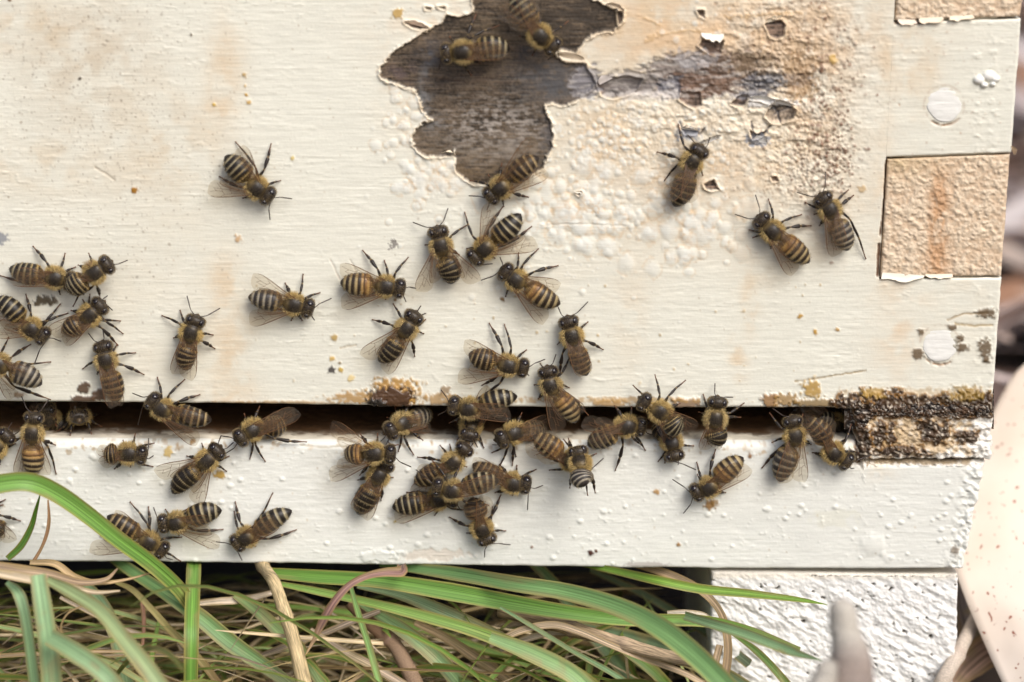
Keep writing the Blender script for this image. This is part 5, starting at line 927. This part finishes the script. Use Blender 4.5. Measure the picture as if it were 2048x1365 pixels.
B_('bee mostly hidden under the green blade with one pale wing spread', (324, 1100), (298, 1084), (214, 1032), 'brown', [(179, 1105), (232, 1020)], [(261, 1005), (297, 1015), (362, 1075), (360, 1122), (202, 1072)], [None, (345, 1120)])
B_('dark tailed bee beside the arching blade with one wing drooping', (327, 1047), (353, 1045), (444, 1021), 'band', [(437, 1097), (420, 1035, 4.4)], [(445, 1059), (332, 1020), (375, 1018), (400, 1010)], [(307, 1015), (307, 1072)])
B_('bee with folded wings and a tail pointing up, near the bottom edge of the board', (475, 1086), (492, 1075), (584, 1021), 'band', [(560, 1050, 4.3), (548, 1030, 4.5)], [(471, 1005), (545, 987), (469, 1024), (592, 1060)], [(432, 1084), (484, 1121)])
B_('bee with one violet wing raised high and its belly curled under', (780, 908, 4.6), (748, 907, 5), (690, 912, 2.5), 'orange', [(666, 842, 7), (662, 962, 4)], [(795, 890), (720, 950), (785, 935)], [(822, 934), (775, 882)], base=2)
B_('dark bee hanging head up beneath the bee with the violet wing', (770, 930, 1.8), (757, 952), (716, 1030), 'dark', [(702, 1018, 3.6), (735, 1042, 3.4)], [(785, 955), (717, 960), (762, 1000)], [None, None])
B_('shadowed bee leaving the slot with head lowered near the violet winged bee', (781, 862, 3), (805, 846, 1), (862, 830, -6), 'grey', [(862, 862, -1), (850, 830, 0)], [(827, 909, .3), (797, 902, .3), (845, 880, .3)], [(760, 885), (772, 890)])
B_('bee lying across the slot under a shiny pointed striped tail', (908, 811), (938, 817), (1035, 793), 'band', [(1022, 838, 3.6), (1015, 815, 4.6)], [(957, 795), (900, 845), (935, 860)], [(882, 780), (876, 830)])
B_('bee with two back legs held straight up and clear wings open', (1046, 736), (1016, 731), (937, 708), 'brown', [(930, 680, 3), (916, 765)], [(979, 648), (1009, 650), (1052, 701), (957, 795), (965, 770)], [(1090, 719), (1058, 752)])
B_('blurred tan bee walking up beside the stain streak, wings closed', (1137, 644), (1144, 673), (1174, 752), 'brown', [(1182, 745, 4.6), (1160, 755, 4.6)], [(1205, 699), (1120, 750), (1175, 645), (1116, 688)], [(1115, 612), (1176, 604)])
B_('bright orange banded bee hanging its tail over the slot', (1096, 744), (1101, 771), (1152, 846), 'orange', [(1172, 822, 3.8), (1110, 868, 3)], [(1137, 775), (1176, 830), (1070, 770), (1140, 712)], [(1112, 709), (1080, 727)])
B_('dark bee facing straight down in the slot under the shiny tailed bee', (938, 872, 1.5), (942, 852, -1), (950, 820, -8), 'dark', [], [(915, 880, .2), (967, 895, .2), (958, 880, .2)], [(918, 868), (955, 895)])
B_('shaded bee on the lip beside the blurred orange bee, half inside the slot', (1003, 878, 3), (1028, 866, 2), (1088, 850, -3), 'band', [(1098, 832, -1), (1075, 875, 3)], [(1025, 930), (1032, 912), (985, 905), (998, 935)], [(985, 865), (985, 890)])
B_('bee with round glossy head raised at the top of the tangled cluster', (929, 898, 3.2), (906, 925, 3.2), (828, 968, 1.8), 'brown', [(820, 982, 2.6), (835, 955, 4)], [(837, 915), (881, 892), (900, 890)], [(950, 880), (940, 878)])
B_('bee heading down and out of the cluster, antennae reaching to clean paint', (1051, 969), (1026, 967), (945, 928), 'brown', [(948, 915, 4.6), (960, 935, 4.6)], [(1071, 940), (1025, 990), (1000, 930)], [(1086, 971), (1055, 1020)])
B_('fuzzy bee lying across the top of the tangled cluster, golden collar showing', (876, 974, 5.6), (905, 981, 6.2), (998, 962, 5.4), 'band', [(1000, 950, 7.2), (985, 975, 7.6)], [(865, 922, 4), (922, 930, 4), (976, 1010, 2)], [(832, 940), (870, 1010)], base=3)
B_('bee beneath the cluster with only its striped tail and one wing clear', (905, 997, 1.6), (877, 999, 1.8), (784, 1016, 1.8), 'band', [(791, 1045), (810, 1000, 3.4)], [(815, 985), (925, 1020), (870, 1030)], [None, (922, 1022)])
B_('bee hanging head down below the cluster with brown closed wings', (974, 1079), (964, 1058), (944, 995), 'brown', [(935, 985, 4.4), (962, 990, 4.5)], [(900, 1035), (1001, 991), (985, 1015), (1010, 1062)], [(1021, 1090), (969, 1115)])
B_('reddish banded bee with shiny folded wings pointing up to the slot', (1166, 942, 3.2), (1143, 922, 3.6), (1066, 872, 3), 'orange', [(1060, 862, 5.2), (1052, 885, 4.4)], [(1137, 878), (1100, 940), (1128, 880)], [(1207, 917), None])
B_('blurred bee with its dark blunt tail turned outward to the viewer', (1156, 905, 6), (1160, 926, 8), (1170, 972, 13), 'grey', ['no'], [(1140, 975, 3), (1190, 985, 6), (1175, 990, 6)], [None, None], base=5)
B_('bee at the slot with silvery veined wings and head turned inward', (1280, 854, 1.4), (1253, 852, 2.6), (1175, 892, 1.6), 'band', [(1162, 853, 4.6), (1176, 877, 5.2)], [(1231, 940), (1290, 900), (1282, 890)], None)
B_('bee raised over the slot with pale pointed face looking up sideways', (1288, 804, 4.4), (1320, 823, 4.2), (1366, 860, 4.4), 'band', [(1398, 850, 4), (1345, 880, 4.6)], [(1267, 772), (1310, 751), (1370, 762)], [None, None], base=1)
B_('bee crawling down onto the lip with glossy brown back and bowed head', (1349, 912, 2.2), (1343, 884, 1.5), (1322, 845, -3), 'brown', [(1310, 830, 1), (1338, 838, 1.5)], [(1386, 892), (1317, 922), (1330, 925)], [(1392, 940), (1356, 930)])
B_('bee climbing out above the slot with wings trailing straight down', (1435, 805), (1431, 838), (1424, 888), 'dark', [(1400, 900, 2.5), (1438, 900, 2.5)], [(1487, 807), (1407, 790), (1480, 835), (1410, 850)], [(1430, 767), (1466, 795)])
B_('bee standing alone on the white board, tail up with an orange flush', (1393, 985), (1417, 975), (1487, 915), 'orange', [(1505, 942, 2.6), (1478, 925, 4.6)], [(1394, 926), (1431, 900), (1395, 950), (1450, 985)], [(1345, 959), (1367, 1027)])
B_('upright bee on the lip whose wings spread like a skirt', (1585, 843), (1590, 873), (1560, 965), 'grey', [(1556, 967, 4.2), (1610, 965, 3)], [(1540, 827), (1525, 935), (1545, 885), (1605, 830)], [(1545, 817), None])
B_('bee slanting down past the crusty end rail with long wings behind', (1693, 923), (1667, 906), (1614, 838), 'brown', [(1613, 830, 4), (1640, 835, 4)], [(1721, 907), (1640, 912), (1702, 850), (1690, 878)], [(1743, 910), (1708, 937)])
B_('bee deep in the slot corner with only pale striped belly seen', (1690, 858, -9), (1672, 850, -8), (1640, 838, -6), 'band', [], [(1706, 850, -8), (1700, 872, -5)], None)
B_('bee with drooping wing and dull orange front, nearest the speckled stain', (1523, 441), (1545, 463), (1619, 526), 'orange', [(1582, 553), (1612, 500, 4.2)], [(1537, 400), (1602, 430), (1621, 452), (1500, 460), (1507, 475)], [(1470, 429), (1511, 390)])
B_('grey striped bee with a stray hind leg, next to the end grain square', (1646, 398), (1660, 420), (1696, 502), 'grey', [(1664, 515, 3.4), (1690, 490, 4.6)], [(1696, 381), (1706, 392), (1731, 517), (1612, 406), (1640, 450)], [(1594, 385), (1651, 344)])
B_('blurred dark bee with closed smoky wings below the cracked knot', (1399, 302, 2.6), (1384, 324), (1348, 414), 'dark', [(1340, 405, 4.5), (1368, 408, 4.5)], [(1316, 305), (1357, 250), (1405, 350), (1330, 360)], [(1375, 270), (1420, 275)])
B_('blurred level bee on the bare grey wood patch', (894, 107, 3), (926, 104, 4), (1021, 98, 3), 'band', [(1015, 110, 5.6), (1005, 90, 5.6)], [(952, 30), (997, 52), (942, 150), (900, 75)], [(878, 140), (880, 120)], base=1)
B_('blurred bee running down into the bare wood patch from the frame top', (1106, 93, 3.6), (1080, 72, 4.4), (1022, -8, 3), 'band', [(1000, 5, 5), (1035, -15, 5.4)], [(1135, 44), (1065, 110), (1110, 60)], [(1095, 120), (1118, 115)], base=1)
B_('bee at the frame edge under the arching blade with a rounded clear wing', (-40, 1010), (-28, 1028), (8, 1068), 'dark', [(34, 1080), (0, 1085, 4)], [(40, 1042), (5, 1010), (10, 1000)], None)
B_('dim bee inside the slot behind the orange striped bee', (92, 818, -6), (98, 836, -7), (120, 860, -9), 'dark', [(60, 812, -5), (110, 815, -5)], [(88, 862, -3), (112, 852, -3)], None)
